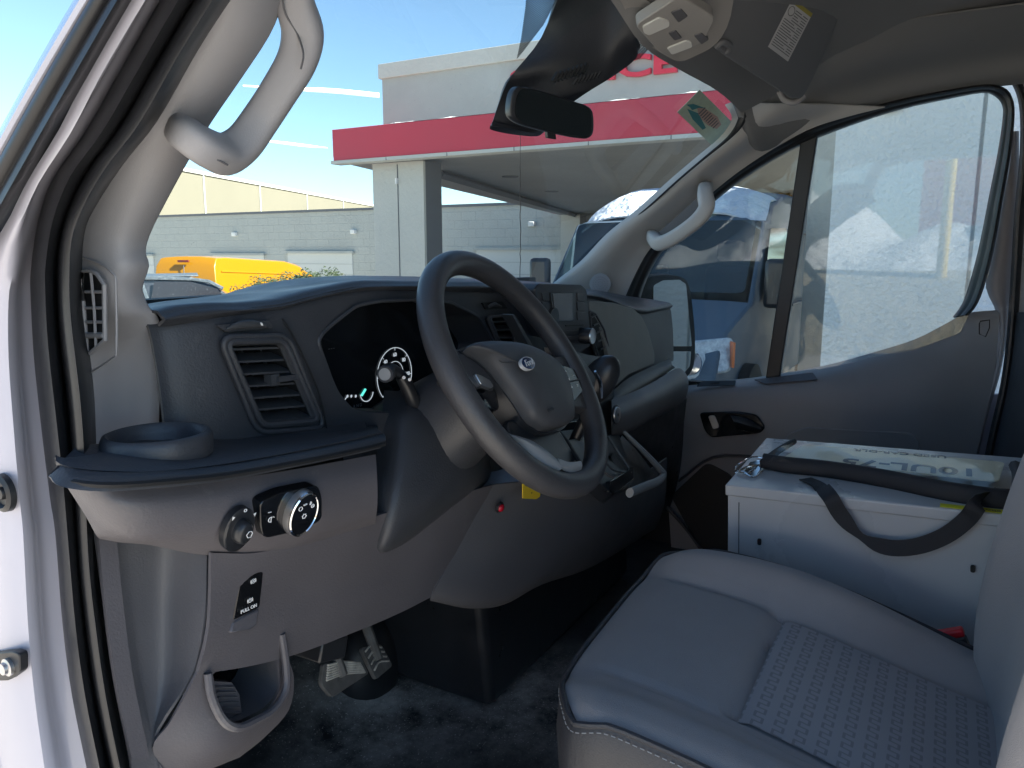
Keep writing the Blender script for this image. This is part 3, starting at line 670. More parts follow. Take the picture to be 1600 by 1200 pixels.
for (px, py) in ((391, 938), (396, 908)):
    c = at(px, py, 'Y', .601 if py < 920 else .6025); s3.tube([c+Vector((math.cos(i*.785)*.0022, 0, math.sin(i*.785)*.0022)) for i in range(8)], .0004, 4, closed=True)
    for s_ in (-1, 1): s3.tube([c+Vector((s_*.003, 0, -.002)), c+Vector((s_*.0034, 0, 0)), c+Vector((s_*.003, 0, .002))], .0004, 4)
    s3.text('P' if py > 920 else 'A', c, X_, Z_, .0032)
s3.build('switch_symbols', M['white'], pbo)
# left recess wall beside the sill
lr = [[(146, 832, .668), (178, 845, .672), (210, 848, .672), (262, 850, .668), (326, 868, .625)],
      [(160, 940, .662), (190, 945, .668), (212, 948, .672), (262, 950, .668), (324, 950, .612)],
      [(176, 1060, .655), (206, 1062, .660), (222, 1064, .666), (260, 1064, .660), (305, 1050, .622)],
      [(200, 1180, .648), (232, 1170, .648), (237, 1166, .648), (240, 1164, .648), (243, 1160, .645)],
      [(205, 1230, .648), (240, 1230, .648), (250, 1230, .648), (262, 1230, .648), (275, 1230, .645)]]
MB().surf([PYv(*r) for r in lr], 4, 5).build('side_panel', M['taupe2'], van, label='curved dark grey side panel below the knee panel', solid=.003, ang=40)
MB().surf([PYv(*[(a+dx, b, y-.004) for dx in (0, 14, 28)]) for a, b, y in ((150, 838, .664), (160, 940, .658), (176, 1060, .651), (202, 1185, .645))], 3, 5).build('kick_strip', M['taupe'], van, solid=.004)
# cubby
cb = [[(305, 1050, .618), (378, 1040, .624), (446, 1024, .63)],
      [(284, 1090, .625), (375, 1085, .620), (456, 1060, .632)],
      [(262, 1130, .635), (360, 1130, .615), (448, 1108, .632)],
      [(238, 1166, .645), (340, 1168, .620), (410, 1150, .636)],
      [(262, 1215, .65), (320, 1200, .64), (372, 1180, .645)]]
CO = rnd(PY(.62, (326, 1050), (375, 1032), (437, 990), (441, 1042), (444, 1078), (424, 1108), (372, 1134), (350, 1124), (332, 1088)), .012)
CO2 = [(325, 1052, .612), (331, 1090, .607), (349, 1126, .602), (372, 1137, .600), (400, 1126, .602), (426, 1110, .606), (446, 1080, .611), (447, 1040, .616), (440, 990, .62)]
MB().surf([PYv(*r) for r in cb], 5, 4).build('cubby_panel', M['taupe'], van, label='grey brown panel round the open storage cubby', solid=.003, ang=50, cuts=[cutter(CO, .55, .72)])
ci = MB(); bk = [Vector((p.x+.008, .70, p.z)) for p in CO]; ci.grid([[Vector((p.x, .628, p.z)) for p in CO], bk], 0, closed=True); ci.slab(bk, (0, .003, 0), 0)
ci.slab(PYv((328, 1064, .64), (362, 1066, .64), (374, 1085, .64), (380, 1132, .64), (352, 1128, .64), (334, 1095, .64)), (0, .01, 0), 1)
for k in range(7): ci.tube(PY(.638, (335+3*k, 1074+8*k), (366+2*k, 1073+8*k)), .0012, 5, 0)
ci.tube(PYv(*CO2), [.0045]*len(CO2), 8, 1, sm=4)
ci.build('storage_cubby', [M['taupe2'], M['taupe']], van, label='open storage cubby low on the dash')

# --- centre lower panel ---
cp = [[(765, 757, .622), (820, 752, .60), (870, 756, .585), (930, 772, .572), (985, 752, .575), (1040, 715, .60)],
      [(738, 806, .632), (800, 808, .612), (860, 812, .598), (930, 812, .583), (985, 800, .59), (1038, 775, .62)],
      [(706, 868, .642), (765, 876, .625), (830, 874, .612), (900, 858, .603), (965, 838, .615), (1030, 808, .66)],
      [(671, 931, .65), (735, 944, .64), (790, 938, .63), (850, 908, .63), (930, 880, .65), (1020, 826, .70)],
      [(690, 925, .70), (740, 935, .70), (790, 930, .70), (850, 900, .70), (930, 872, .70), (1010, 826, .74)]]
MB().surf([PYv(*r) for r in cp], 5, 4).build('centre_panel', M['taupe2'], van, label='wide grey lower panel with red push button', solid=.004, ang=50)
rb = MB(); rc = at(779, 792, 'Y', .608); rn = Vector((0, -1, -.25)).normalized()
rb.lathe(rc, rn, [(.0095, 0), (.0095, .003), (.0085, .0042), (.0068, .0042)], 24, 0, cap=False); rb.lathe(rc, rn, [(.0070, 0), (.0066, .006), (.0045, .0085), (.0001, .0095)], 24, 1)
rb.build('push_button', [M['black'], M['redbtn']], van, label='red push button under the steering column')
yt = MB().slab(rnd(PYv((817, 755, .575), (822, 760, .575), (844, 766, .575), (844, 776, .575), (838, 780, .575), (817, 779, .575)), .003), (0, .0015, 0), 0)
yt.lathe(at(831, 770, 'Y', .5745), -Y_, [(.0016, 0), (.0001, .0004)], 8, 1)
yt.build('yellow_tag', [M['yellow'], M['black']], van, label='small yellow plastic tag below the steering wheel rim')

# =====================================================================
# STEERING WHEEL AND COLUMN
# =====================================================================
WC = Vector((.9266, .5112, 1.5186)); WT, WY = R_(33.4), R_(4.7)
wn = Vector((math.sin(WY)*math.cos(WT), -math.cos(WY)*math.cos(WT), math.sin(WT))); wx = Vector((math.cos(WY), math.sin(WY), 0)); wu = wn.cross(wx).normalized()
def WP(px, py, w=0): return onplane(px, py, WC+wn*w, wn)
def WL(u, v_, w=0): return WC+wx*u+wu*v_+wn*w
sw = empty('steering_wheel', WC, '', ''); del sw['category']; sw['label'] = 'black steering wheel with oval badge on its pad'
sw.parent = van; sw.matrix_parent_inverse = van.matrix_basis.inverted()
RM, rt = .1763, .0176
MB().tube([WL(RM*math.cos(t), RM*math.sin(t)) for t in [2*math.pi*i/96 for i in range(96)]], rt, 24, closed=True, up=wn).build('rim', M['wheel'], sw, ang=80)
# airbag pad
PO = [(724, 547), (737, 541), (767, 539), (800, 542), (830, 552), (855, 567), (870, 583), (882, 613), (887, 643), (887, 660), (877, 668), (850, 673), (838, 668), (822, 656), (805, 630), (783, 600), (763, 575), (745, 560)]
P0 = cr([WP(a, b, .012) for a, b in PO], 3, True); cen = sum(P0, Vector())/len(P0)
rowsP = []
for k, (s_, w_) in enumerate(((.97, -.010), (1.0, .004), (.985, .012), (.93, .017), (.80, .022), (.5, .026), (.2, .027), (.02, .0275))):
    rowsP.append([cen+(p-cen)*s_+wn*w_ for p in P0])
pd = MB().grid(rowsP, 0, closed=True, cap=True).build('airbag_pad', M['pad'], sw, ang=60)
bd = MB(); bc = WP(824, 568, .0465)
bd.lathe(bc, wn, [(.0195, -.003), (.0200, .0005), (.0185, .0018), (.0172, .0012)], 40, 0, sx=.48, up=wx, cap=False)
bd.lathe(bc, wn, [(.0178, -.002), (.0176, .0012), (.009, .0022), (.0001, .0025)], 40, 1, sx=.46, up=wx)
bd.text('Ford', bc+wn*.0024, wx, wu, .0125, 0, ext=.0006, shear=.35, bold=.005)
bd.build('oval_badge', [M['badge'], M['blueo']], pd, ang=40)
em = MB(); em.text('AIRBAG', WP(861, 640, .0375), wx, wu, .006, 0, ext=.0004)
em.build('embossed_mark', M['black'], pd)
em = MB(); em.tube([WP(780, 563, .037), WP(785, 567, .0375), WP(803, 566, .038)], .0005, 4)
em.build('pad_crease', M['black'], pd)
# hub shell and spokes
hub = MB()
hub.grid([[cen+(p-cen)*s_+wn*w_ for p in P0] for s_, w_ in ((1.03, -.004), (1.04, -.02), (.95, -.05), (.8, -.07))], 0, closed=True, cap=True)
hub.build('hub_shell', M['black'], sw, ang=60)
def spoke(P, w0, th, name, m, bev=.003, lab=None):
    return MB().slab(P, -wn*th).build(name, m, sw, bevel=bev, bseg=3, label=lab)
WLs = lambda *p: [WL(a, b, c) for a, b, c in p]
spoke(rnd([WP(a, b, .006) for a, b in ((700, 545), (738, 546), (748, 566), (772, 590), (772, 612), (740, 602), (700, 590))], .008), 0, .016, 'spoke', M['wheel'])
MB().slab(rnd([WP(a, b, .010) for a, b in ((712, 556), (724, 552), (744, 578), (758, 602), (748, 606), (742, 600), (728, 582))], .004), -wn*.008).build('switch_pod', M['pad'], sw, bevel=.0015)
MB().slab(rnd([WP(a, b, .014) for a, b in ((742, 583), (752, 586), (766, 594), (772, 604), (766, 606), (752, 600))], .003), -wn*.006).build('chrome_paddle', M['silver'], sw, bevel=.0012)
spoke(rnd([WP(a, b, .004) for a, b in ((740, 600), (775, 606), (782, 640), (762, 640), (746, 625))], .008), 0, .02, 'spoke', M['piano'])
# right spoke with buttons
spoke(rnd([WP(a, b, .004) for a, b in ((848, 560), (905, 552), (932, 590), (925, 640), (895, 636), (870, 620))], .01), 0, .018, 'spoke', M['wheel'])
bp_ = MB().slab(rnd([WP(a, b, .009) for a, b in ((858, 565), (897, 576), (908, 598), (911, 611), (893, 632), (886, 640), (880, 610), (872, 590))], .004), -wn*.006).build('button_pod', M['piano'], sw, bevel=.001)
bt = MB()
for (px, py, tx_) in ((876, 574, '^'), (884, 581, '^'), (872, 583, 'C'), (896, 586, '-'), (889, 592, 'v'), (874, 590, '='), (883, 606, '<'), (893, 604, 'o'), (903, 602, '>')):
    bt.text(tx_, WP(px, py, .0096), wx, wu, .0075, 0, bold=.02)
bt.tube([WP(878, 599, .0095), WP(905, 593, .0095)], .0012, 5, 1)
bt.build('switch_symbols', [M['white'], M['dash2']], bp_)
# lower spokes
spoke(rnd([WP(a, b, .0) for a, b in ((792, 655), (872, 668), (905, 722), (880, 742), (850, 735), (800, 690))], .01), 0, .03, 'spoke', M['black'])
MB().surf([[WP(a, b, w_) for a, b, w_ in r] for r in (((790, 684, -.004), (815, 703, .0), (845, 727, .006), (872, 737, .008)), ((796, 679, .008), (824, 690, .012), (855, 712, .014), (878, 732, .014)), ((806, 680, .002), (834, 690, .006), (862, 710, .01), (882, 730, .012)))], 4, 3).build('spoke_trim', M['greyp'], sw, solid=.003)
MB().surf([[WP(a, b, w_) for a, b, w_ in r] for r in (((872, 716, .010), (890, 722, .012), (908, 720, .010)), ((876, 726, .013), (892, 730, .014), (910, 727, .012)), ((880, 735, .008), (894, 739, .009), (908, 735, .008)))], 4, 3).build('spoke_trim', M['greyp'], sw, solid=.003)
MB().tube([WP(866, 668, -.01), WP(885, 690, -.005), WP(905, 722, .006)], .0035, 8, sm=4).build('spoke_edge', M['black'], sw)
# column shroud
cs = MB()
ringsC = []
def cring(cx, cy, cz, a, b, ax=wn):
    e1 = wx; e2 = ax.cross(e1).normalized(); return [Vector((cx, cy, cz))+e1*(a*math.copysign(abs(math.cos(t))**.8, math.cos(t)))+e2*(b*math.copysign(abs(math.sin(t))**.8, math.sin(t))) for t in [2*math.pi*i/32 for i in range(32)]]
for d, a, b, dz in ((-.035, .045, .045, 0), (-.045, .058, .058, 0), (-.09, .068, .066, -.004), (-.14, .078, .074, -.008), (-.20, .085, .085, -.014), (-.27, .085, .09, -.02)):
    c = WC+wn*d+Vector((0, 0, dz)); ringsC.append(cring(c.x, c.y, c.z, a, b))
cs.surf(ringsC, 1, 3, closed=True, cap=True)
cs.build('column_shroud', M['dash'], van, label='dark plastic steering column shroud', ang=60)
bo = MB()
bo.surf([PYv(*r) for r in (
 ((600, 610, .70), (640, 612, .66), (690, 618, .64), (740, 630, .64), (775, 640, .70)),
 ((597, 650, .665), (636, 652, .625), (690, 660, .605), (740, 668, .605), (770, 680, .67)),
 ((590, 705, .655), (628, 708, .608), (688, 714, .588), (745, 716, .595), (768, 720, .66)),
 ((576, 762, .645), (618, 768, .596), (678, 772, .582), (738, 758, .598), (762, 752, .65)),
 ((573, 812, .640), (608, 824, .594), (652, 818, .594), (694, 800, .612), (716, 788, .65)),
 ((576, 846, .640), (596, 858, .606), (630, 846, .608), (664, 826, .622), (684, 812, .65)),
 ((582, 858, .645), (596, 866, .632), (622, 858, .632), (648, 842, .638), (664, 830, .655)))], 5, 5)
bo.build('column_boot', M['dash'], van, label='smooth dark rounded cover under the steering column', ang=60)
# wiper and light stalk
sk = MB()
sk.tube(PXv((660, 650, .90), (652, 645, .862), (645, 625, .845), (636, 604, .835), (626, 588, .825)), [.012, .011, .0105, .010, .0075], 12, sm=4)
sk.tube(PXv((636, 596, .838), (622, 582, .825), (609, 577, .812), (603, 582, .80)), [.007, .0075, .009, .0105], 14, 0, sm=4)
sk.lathe(at(603, 584, 'X', .798), (-1, -.35, 0), [(.0115, -.006), (.0118, .003), (.0105, .0045)], 24, 1); sk.lathe(at(603, 584, 'X', .798)+Vector((-.0042, -.0015, 0)), (-1, -.35, 0), [(.0085, -.002), (.0083, .001), (.0001, .0015)], 24, 2)
sk.lathe(at(651, 650, 'X', .862), (-.6, -.8, 0), [(.015, -.02), (.0155, 0), (.012, .004), (.0001, .005)], 24, 0)
for i, (a, b) in enumerate(((631, 590), (640, 593))): sk.lathe(at(a, b, 'X', .815), (-.8, -.6, 0), [(.0024, 0), (.0001, .001)], 8, 3)
sk.build('indicator_stalk', [M['black'], M['dash2'], M['greyp'], M['white']], van, label='black indicator stalk left of the steering wheel')
# column side fin
MB().surf([PYv((662, 600, .64), (668, 640, .625), (690, 690, .61), (725, 740, .60)), PYv((655, 612, .66), (662, 650, .65), (680, 700, .64), (715, 748, .63))], 4, 2).build('column_seam', M['dash2'], van, solid=.003)

# =====================================================================
# CENTRE STACK
# =====================================================================
st_ = MB()
st_.slab(rnd(PY(.622, (834, 452), (842, 443), (909, 445), (917, 453), (921, 505), (922, 541), (905, 552), (868, 556), (850, 500)), .006), (0, .05, 0))
stack = st_.build('infotainment_unit', M['dash2'], van, label='small dashboard radio unit with screen and buttons', bevel=.002)
MB().slab(PY(.6195, (860, 457), (899, 457), (900, 502), (866, 503)), (0, .002, 0)).build('screen_frame', M['black'], stack, bevel=.0004)
MB().slab(PY(.6185, (864, 459), (894, 459), (895, 500), (868, 501)), (0, .001, 0)).build('display_screen', M['dim'], stack)
for k in range(3):
    MB().slab(rnd(PY(.620, (902, 457+15*k), (914, 458+15*k), (915, 471+15*k), (903, 470+15*k)), .002), (0, .004, 0)).build('button', M['dash2'], stack, bevel=.0006)
    MB().slab(rnd(PY(.620, (847, 457+15*k), (857, 457+15*k), (858, 470+15*k), (849, 470+15*k)), .002), (0, .004, 0)).build('button', M['dash2'], stack, bevel=.0006)
for k in range(3): MB().slab(rnd(PY(.620, (880+k*3, 517+9*k), (908, 515+9*k), (909, 521+9*k), (882+k*3, 523+9*k)), .002), (0, .004, 0)).build('button', M['dash2'], stack, bevel=.0006)
MB().slab(PY(.6205, (884, 508), (912, 507), (912, 509), (884, 510)), (0, .001, 0)).build('disc_slot', M['pit'], stack)
kc2 = at(920, 525, 'Y', .605)
MB().lathe(kc2+Vector((0, .02, 0)), -Y_, [(.016, 0), (.0155, .026), (.014, .028)], 28, 0).lathe(kc2+Vector((0, .02, 0)), -Y_, [(.0155, .0275), (.0145, .0295), (.0125, .029), (.0001, .0295)], 28, 1).build('volume_knob', [M['black'], M['silver']], stack)
# dark stack below the radio
sk2 = [[(800, 520, .64), (850, 530, .63), (905, 552, .625), (948, 560, .63)], [(800, 600, .63), (870, 600, .62), (920, 600, .615), (956, 600, .615)], [(810, 680, .60), (870, 670, .60), (920, 665, .60), (960, 660, .60)], [(830, 740, .56), (880, 740, .56), (940, 745, .555), (985, 745, .555)]]
MB().surf([PYv(*r) for r in sk2], 4, 4).build('centre_stack', M['black'], van, label='black centre stack behind the steering wheel', solid=.004, ang=60)
MB().slab(rnd(PY(.598, (862, 648), (905, 642), (909, 652), (866, 660)), .004), (0, .01, 0)).build('stack_switch', M['greyd'], van, bevel=.001)
MB().slab(rnd(PY(.594, (866, 664), (906, 657), (912, 676), (880, 688)), .004), (0, .01, 0)).build('stack_switch', M['piano'], van, bevel=.001)
MB().slab(PY(.60, (800, 492), (804, 491), (842, 556), (836, 558)), (0, .02, 0)).build('stack_edge', M['greyd'], van, bevel=.0008)
# round heater dials in shadow
for (a, b) in ((838, 500), (850, 540)):
    MB().lathe(at(a+20, b-4, 'Y', .63), -Y_, [(.022, -.01), (.022, .006), (.018, .012), (.0001, .012)], 28).build('heater_dial', M['black'], van)
MB().slab(rnd(PY(.60, (858, 543), (868, 547), (869, 555), (860, 552)), .002), (0, .01, 0)).build('key_slot', M['silver'], van)
# right centre vent
vr = MB(); O = rnd(PY(.640, (921, 486), (930, 490), (944, 515), (955, 560), (959, 600), (950, 590), (936, 560), (925, 525)), .004)
vr.tube(O, .0022, 6, 0, closed=True); vr.slab([p+Vector((0, .005, 0)) for p in O], (0, .004, 0), 1)
for k in range(7):
    t = k/7; a = (923+26*t, 496+88*t); b = (932+24*t, 492+88*t); vr.tube(PY(.640, a, b), .0022, 5, 2)
vr.build('air_vent', [M['dash2'], M['pit'], M['greyd']], van, label='narrow centre air vent right of the radio screen')
# passenger side upper lid and ledge
GL = rnd(PYv((921, 470, .655), (960, 473, .655), (991, 483, .655), (1003, 494, .653), (1013, 515, .65), (1023, 552, .642), (1023, 568, .638), (982, 586, .63), (958, 608, .626), (958, 585, .63), (947, 541, .638), (933, 506, .646), (921, 486, .65)), .008)
M['glove'] = mat('patchy_grey_plastic', (.18, .185, .178), .6, grain=(800, .35), vary=(10, .16), dirt=(5, .56, (.24, .24, .22), .45))  # grey with paler noise patches
MB().slab(GL, (0, .02, 0)).build('upper_glovebox_lid', M['glove'], van, label='patchy grey lid of the passenger side upper glovebox', bevel=.003, bseg=3)
ld = [[(959, 609, .628), (983, 590, .63), (1024, 570, .636), (1046, 560, .642)],
      [(959, 618, .610), (984, 600, .610), (1020, 580, .615), (1049, 565, .622)],
      [(957, 626, .600), (986, 611, .598), (1018, 592, .60), (1050, 570, .612)],
      [(957, 630, .605), (990, 614, .603), (1022, 596, .606), (1055, 574, .615)]]
MB().surf([PYv(*r) for r in ld], 4, 3).build('dash_ledge', M['glove'], van, solid=.004, ang=60)
lb = [[(955, 627, .600), (990, 614, .598), (1025, 596, .598), (1056, 577, .606), (1068, 582, .63)],
      [(955, 645, .575), (995, 630, .572), (1035, 610, .572), (1064, 592, .58), (1073, 592, .61)],
      [(955, 662, .570), (990, 652, .568), (1030, 632, .568), (1064, 612, .575), (1073, 606, .60)],
      [(955, 676, .585), (980, 671, .58), (1020, 650, .582), (1060, 628, .59), (1070, 618, .61)],
      [(955, 678, .62), (980, 673, .62), (1020, 652, .62), (1060, 630, .63), (1070, 620, .64)]]
MB().surf([PYv(*r) for r in lb], 4, 4).build('passenger_dash_bulge', M['taupe2'], van, label='rounded grey passenger side edge of the dashboard', solid=.004, ang=60)
kn3 = MB().lathe(at(961, 648, 'Y', .568), (0, -1, .05), [(.020, 0), (.020, .003), (.0165, .0035)], 28, 0); kn3.lathe(at(961, 648, 'Y', .568), (0, -1, .05), [(.0172, .002), (.016, .006), (.0135, .0068)], 28, 1); kn3.lathe(at(961, 648, 'Y', .568), (0, -1, .05), [(.0137, .0055), (.0001, .0072)], 28, 2)
kn3.build('starter_button', [M['black'], M['silver'], M['greyd']], van, label='round push start button')
# glovebox door and dark space below
MB().surf([PYv((975, 672, .63), (1030, 648, .63), (1072, 622, .64)), PYv((990, 740, .66), (1040, 735, .66), (1078, 740, .67)), PYv((1010, 800, .70), (1050, 800, .70), (1085, 800, .71))], 4, 3).build('lower_glovebox', M['black'], van, label='black lower glovebox in shadow', solid=.003)
MB().tube(PY(.615, (980, 674), (1045, 642)), .0015, 5).build('glovebox_seam', M['taupe2'], van)
# gear selector knob
gk = MB(); gc = at(934, 596, 'Y', .52); 
rws = []
for i in range(1, 14):
    th = math.pi*i/14; rws.append([gc+Vector((.028*math.sin(th)*math.cos(t), .035*math.sin(th)*math.sin(t)-.02*math.cos(th), .048*math.cos(th))) for t in [2*math.pi*k/24 for k in range(24)]])
gk.grid(rws, 0, closed=True, cap=True)
gk.tube(PY(.487, (930, 580), (938, 598), (940, 622)), [.002, .0035, .002], 8, 1, sm=4)
gk.tube([gc+Vector((0, .01, -.04)), gc+Vector((-.02, .05, -.14))], .010, 12, 0)
gk.build('gear_selector', [M['black'], M['chrome']], van, label='black gear selector knob with bright strip')
# selector base tray and light rimmed cup tray
MB().slab(PYv((866, 690, .55), (905, 684, .55), (990, 745, .50), (990, 752, .50), (958, 774, .49), (952, 768, .49)), (0, .02, -.02)).build('selector_base', M['black'], van, bevel=.002)
MB().slab(PYv((952, 768, .488), (958, 774, .488), (990, 748, .498), (990, 730, .50), (955, 752, .49)), (0, .01, -.002)).build('selector_base', M['piano'], van, bevel=.001)
gr = MB()
gr.tube(PYv((905, 640, .56), (930, 690, .53), (955, 732, .505), (986, 738, .50)), .0022, 6, 0, sm=4)
gr.tube(PYv((950, 682, .55), (968, 710, .53), (986, 738, .50)), .0022, 6, 0, sm=4)
gr.tube(PYv((930, 718, .52), (945, 738, .50), (958, 746, .49)), .003, 6, 0, sm=3)
gr.build('selector_rail', M['greyd'], van)
ct = MB()
ct.tube(PYv((972, 672, .58), (990, 690, .565), (1012, 712, .55), (1030, 732, .54), (1036, 742, .535), (1028, 752, .53), (1008, 760, .52), (984, 770, .51)), [.0045, .0065, .0075, .009, .010, .0105, .0105, .010], 10, 0, sm=5, flat=.8)
ct.surf([PYv((972, 680, .60), (1000, 710, .58), (1022, 740, .56)), PYv((960, 700, .58), (985, 735, .56), (1000, 757, .545)), PYv((955, 715, .56), (968, 745, .54), (984, 765, .53))], 4, 3, 1)
ct.build('cup_tray', [M['greyp'], M['black']], van, label='light grey rimmed cup tray beside the gear selector')

# =====================================================================
# FOOTWELL, PEDALS, FLOOR
# =====================================================================
fl = MB()
fl.grid([[Vector((x, y, .78+(.0 if y < .95 else (y-.95)*.55))) for x in [.44+.18*i for i in range(11)]] for y in (-.62, -.3, 0, .3, .6, .8, .95, 1.1, 1.25)])
fl.build('cab_floor', M['floor'], van, label='dusty black rubber cab floor', solid=.01)
fw = MB(); fw.box((1.33, 1.22, 1.15), (1.9, .04, .9)); fw.box((.43, 1.0, 1.1), (.03, .5, .7)); fw.box((2.255, .92, 1.02), (.03, .75, .56))
fw.build('bulkhead_panel', M['pit'], van)
MB().slab(rnd([Vector((1.185, .715, .79)), Vector((1.16, .735, 1.12)), Vector((1.16, 1.1, 1.2)), Vector((1.185, 1.1, .79))], .03), (.75, 0, 0)).build('engine_cover', M['black'], van, label='black moulded engine cover between the footwells', bevel=.02, bseg=4)
# accelerator and brake
def pedal(pts, th, ridges, name, lab):
    P = [at(a, b, 'Y', y) for a, b, y in pts]; nn = (P[1]-P[0]).cross(P[-1]-P[0]).normalized()
    if nn.y > 0: nn = -nn
    mb = MB().slab(rnd(P, .008), -nn*th)
    for t in ridges:
        a = P[0].lerp(P[-1], t); b = P[1].lerp(P[2], t); m_ = a.lerp(b, .45)+(P[0]-P[-1])*.13
        mb.tube([a.lerp(b, .08)+nn*.001, m_+nn*.0015, a.lerp(b, .92)+nn*.001], .0022, 6, 1, sm=4)
    mb.tube([sum(P, Vector())/len(P), sum(P, Vector())/len(P)+Vector((0, .12, .28))], .010, 8, 0)
    mb.build(name, [M['pedalr'], M['pedalr2']], van, label=lab, bevel=.0015)
M['pedalr'] = mat('pedal_rubber', (.16, .15, .14), .6, vary=(40, .3)); M['pedalr2'] = mat('worn_pedal_ridge', (.62, .57, .50), .55, vary=(60, .4))
pedal(((506, 1036, .86), (566, 1034, .86), (577, 1052, .855), (520, 1090, .84), (502, 1070, .85)), .008, (.12, .24, .36, .48, .60, .72, .84), 'brake_pedal', 'brake pedal with worn wavy rubber ridges')
pedal(((564, 1012, .90), (596, 1006, .90), (614, 1040, .88), (588, 1062, .87)), .008, (.15, .35, .55, .75), 'accelerator_pedal', 'smaller accelerator pedal with worn ridges')
bt_ = MB(); 
rws = []
for i in range(1, 12):
    th = math.pi*i/12; c = at(575, 1040, 'Y', 1.0); rws.append([c+Vector((.085*math.sin(th)*math.cos(t), .06*math.sin(th)*math.sin(t), .11*math.cos(th))) for t in [2*math.pi*k/24 for k in range(24)]])
bt_.grid(rws, 0, closed=True, cap=True).build('pedal_boot', M['rubber'], van)
MB().box(at(478, 1000, 'Y', .70), (.05, .10, .03), Matrix.Rotation(.3, 3, 'Y')).build('diagnostic_socket', M['black'], van, bevel=.003)

# =====================================================================
# DRIVER SEAT
# =====================================================================
seat = bpy.data.objects.new('driver_seat', None); COL.objects.link(seat); seat.location = (.93, .1, .78); seat.parent = van; seat.matrix_parent_inverse = van.matrix_basis.inverted()
seat['label'] = 'dark grey cloth driver seat with patterned centre'
def sm01(t): t = max(0, min(1, t)); return t*t*(3-2*t)
XL, XR, YF, YB = .682, 1.182, .372, -.20
def front(x):                                   # plan outline of the cushion nose
    s_ = (x-(XL+XR)/2)/((XR-XL)/2); return YF-.02*s_*0-.055*abs(s_)**5+.012*(s_)
def zcush(x, y):
    z = 1.190-.10*sm01((.33-y)/.62)*1.0
    fy = front(x)-y
    z -= .012*(1-min(1, fy/.05))**2.2 if fy < .05 else 0
    lb_ = sm01((.775-x)/.05)*(1-sm01((.705-x)/.04)*.6); rb_ = sm01((x-1.075)/.06)*(1-sm01((x-1.15)/.04)*.5)
    z += .022*lb_*(.6+.4*sm01((.35-y)/.3)) + rb_*(.030*math.exp(-((y-.13)/.22)**2)+.012)
    # centre panel slightly lower with a seam at its front edge
    if .80 < x < 1.075 and y < .17: z -= .006
    z -= .010*math.exp(-((y-.172)/.010)**2)*(1 if .80 < x < 1.075 else 0)
    z -= .006*(math.exp(-((x-(.79+.0*y))/.007)**2)+math.exp(-((x-1.082)/.007)**2))*(1 if y < .30 else math.exp(-((y-.3)/.03)**2))
    return z
NX, NY = 84, 84
rows = []
for j in range(NY+1):
    r = []
    for i in range(NX+1):
        x = XL+(XR-XL)*i/NX; y = YB+(front(x)-YB)*(1-(1-j/NY)**1.0)
        r.append(Vector((x, y, zcush(x, y))))
    rows.append(r)
MBc = MB().grid(rows, 0)
skirt = [Vector(r[0]) for r in rows]
MBc.build('seat_cushion', M['seat'], seat, ang=80)
# patterned insert lies 2 mm proud of the centre
ins = []
for j in range(33):
    r = []
    for i in range(33):
        t = j/32; y = YB+(.165-YB)*t; xa, xb = .800+.0*t, 1.070
        x = xa+(xb-xa)*i/32; r.append(Vector((x, y, zcush(.90, y)+.0045+.002*math.sin(math.pi*i/32))))
    ins.append(r)
MB().grid(ins).build('seat_insert', M['insert'], seat, ang=80, label='lighter grey patterned seat centre')
# side skirts below the stitched edge
sd_ = MB()
E1 = [Vector(r[0]) for r in rows]; E3 = [Vector(p) for p in rows[-1]]; E2 = [Vector(r[-1]) for r in rows][::-1]
edge = E1[::6]+E3[4::6]+E2[6::6]
cx_ = Vector((.932, .08, 0))
def outw(p, d, dz): 
    v_ = Vector((p.x-cx_.x, p.y-cx_.y, 0)); v_.normalize(); return Vector((p.x+v_.x*d, p.y+v_.y*d, p.z+dz))
sd_.grid([[outw(p, 0, 0) for p in edge], [outw(p, .006, -.008) for p in edge], [outw(p, .010, -.05) for p in edge], [outw(p, .004, -.14) for p in edge], [outw(p, -.03, -.24) for p in edge]])
sd_.build('cushion_side', M['seatside'], seat, ang=60)
MB().tube([outw(p, .004, .001) for p in edge], .0035, 8, cap=True, sm=2).build('piping', M['seatside'], seat)
stt = MB(); Ed = cr([outw(p, .0075, -.007) for p in edge], 14)
for i in range(0, len(Ed)-2, 3): stt.tube([Ed[i], Ed[i].lerp(Ed[i+2], .9)], .0006, 4)
stt.build('stitching', M['greyp'], seat)
MB().box((.93, .05, .86), (.40, .44, .14)).build('seat_base', M['black'], seat, bevel=.01)
# backrest
br = []
for z, yf, hw, bol in ((1.10, -.12, .235, .03), (1.16, -.125, .245, .045), (1.24, -.135, .25, .055), (1.34, -.15, .25, .058), (1.46, -.17, .245, .055), (1.58, -.195, .235, .045), (1.68, -.22, .21, .03), (1.74, -.25, .17, .01)):
    r = []
    for i in range(24):
        t = 2*math.pi*i/24; cxx, sy = math.cos(t), math.sin(t)
        x = .93+hw*math.copysign(abs(cxx)**.55, cxx); d = math.copysign(abs(sy)**.6, sy)
        y = yf+(-.11 if d < 0 else 0)*-d*1.0+(.0) + (.03*d if d > 0 else 0)
        y += bol*sm01((abs(x-.93)-.13)/.09)*max(0, d)
        r.append(Vector((x, y, z)))
    br.append(r)
MB().surf(br, 2, 3, closed=True, cap=True).build('backrest', M['seat'], seat, ang=80)
MB().box((.93, -.30, 1.86), (.26, .09, .18), Matrix.Rotation(-.1, 3, 'X')).build('headrest', M['seat'], seat, bevel=.04, bseg=4)
bk_ = MB(); bM = Matrix.Rotation(R_(-25), 3, 'X'); bp0 = at(1492, 1010, 'X', 1.215)
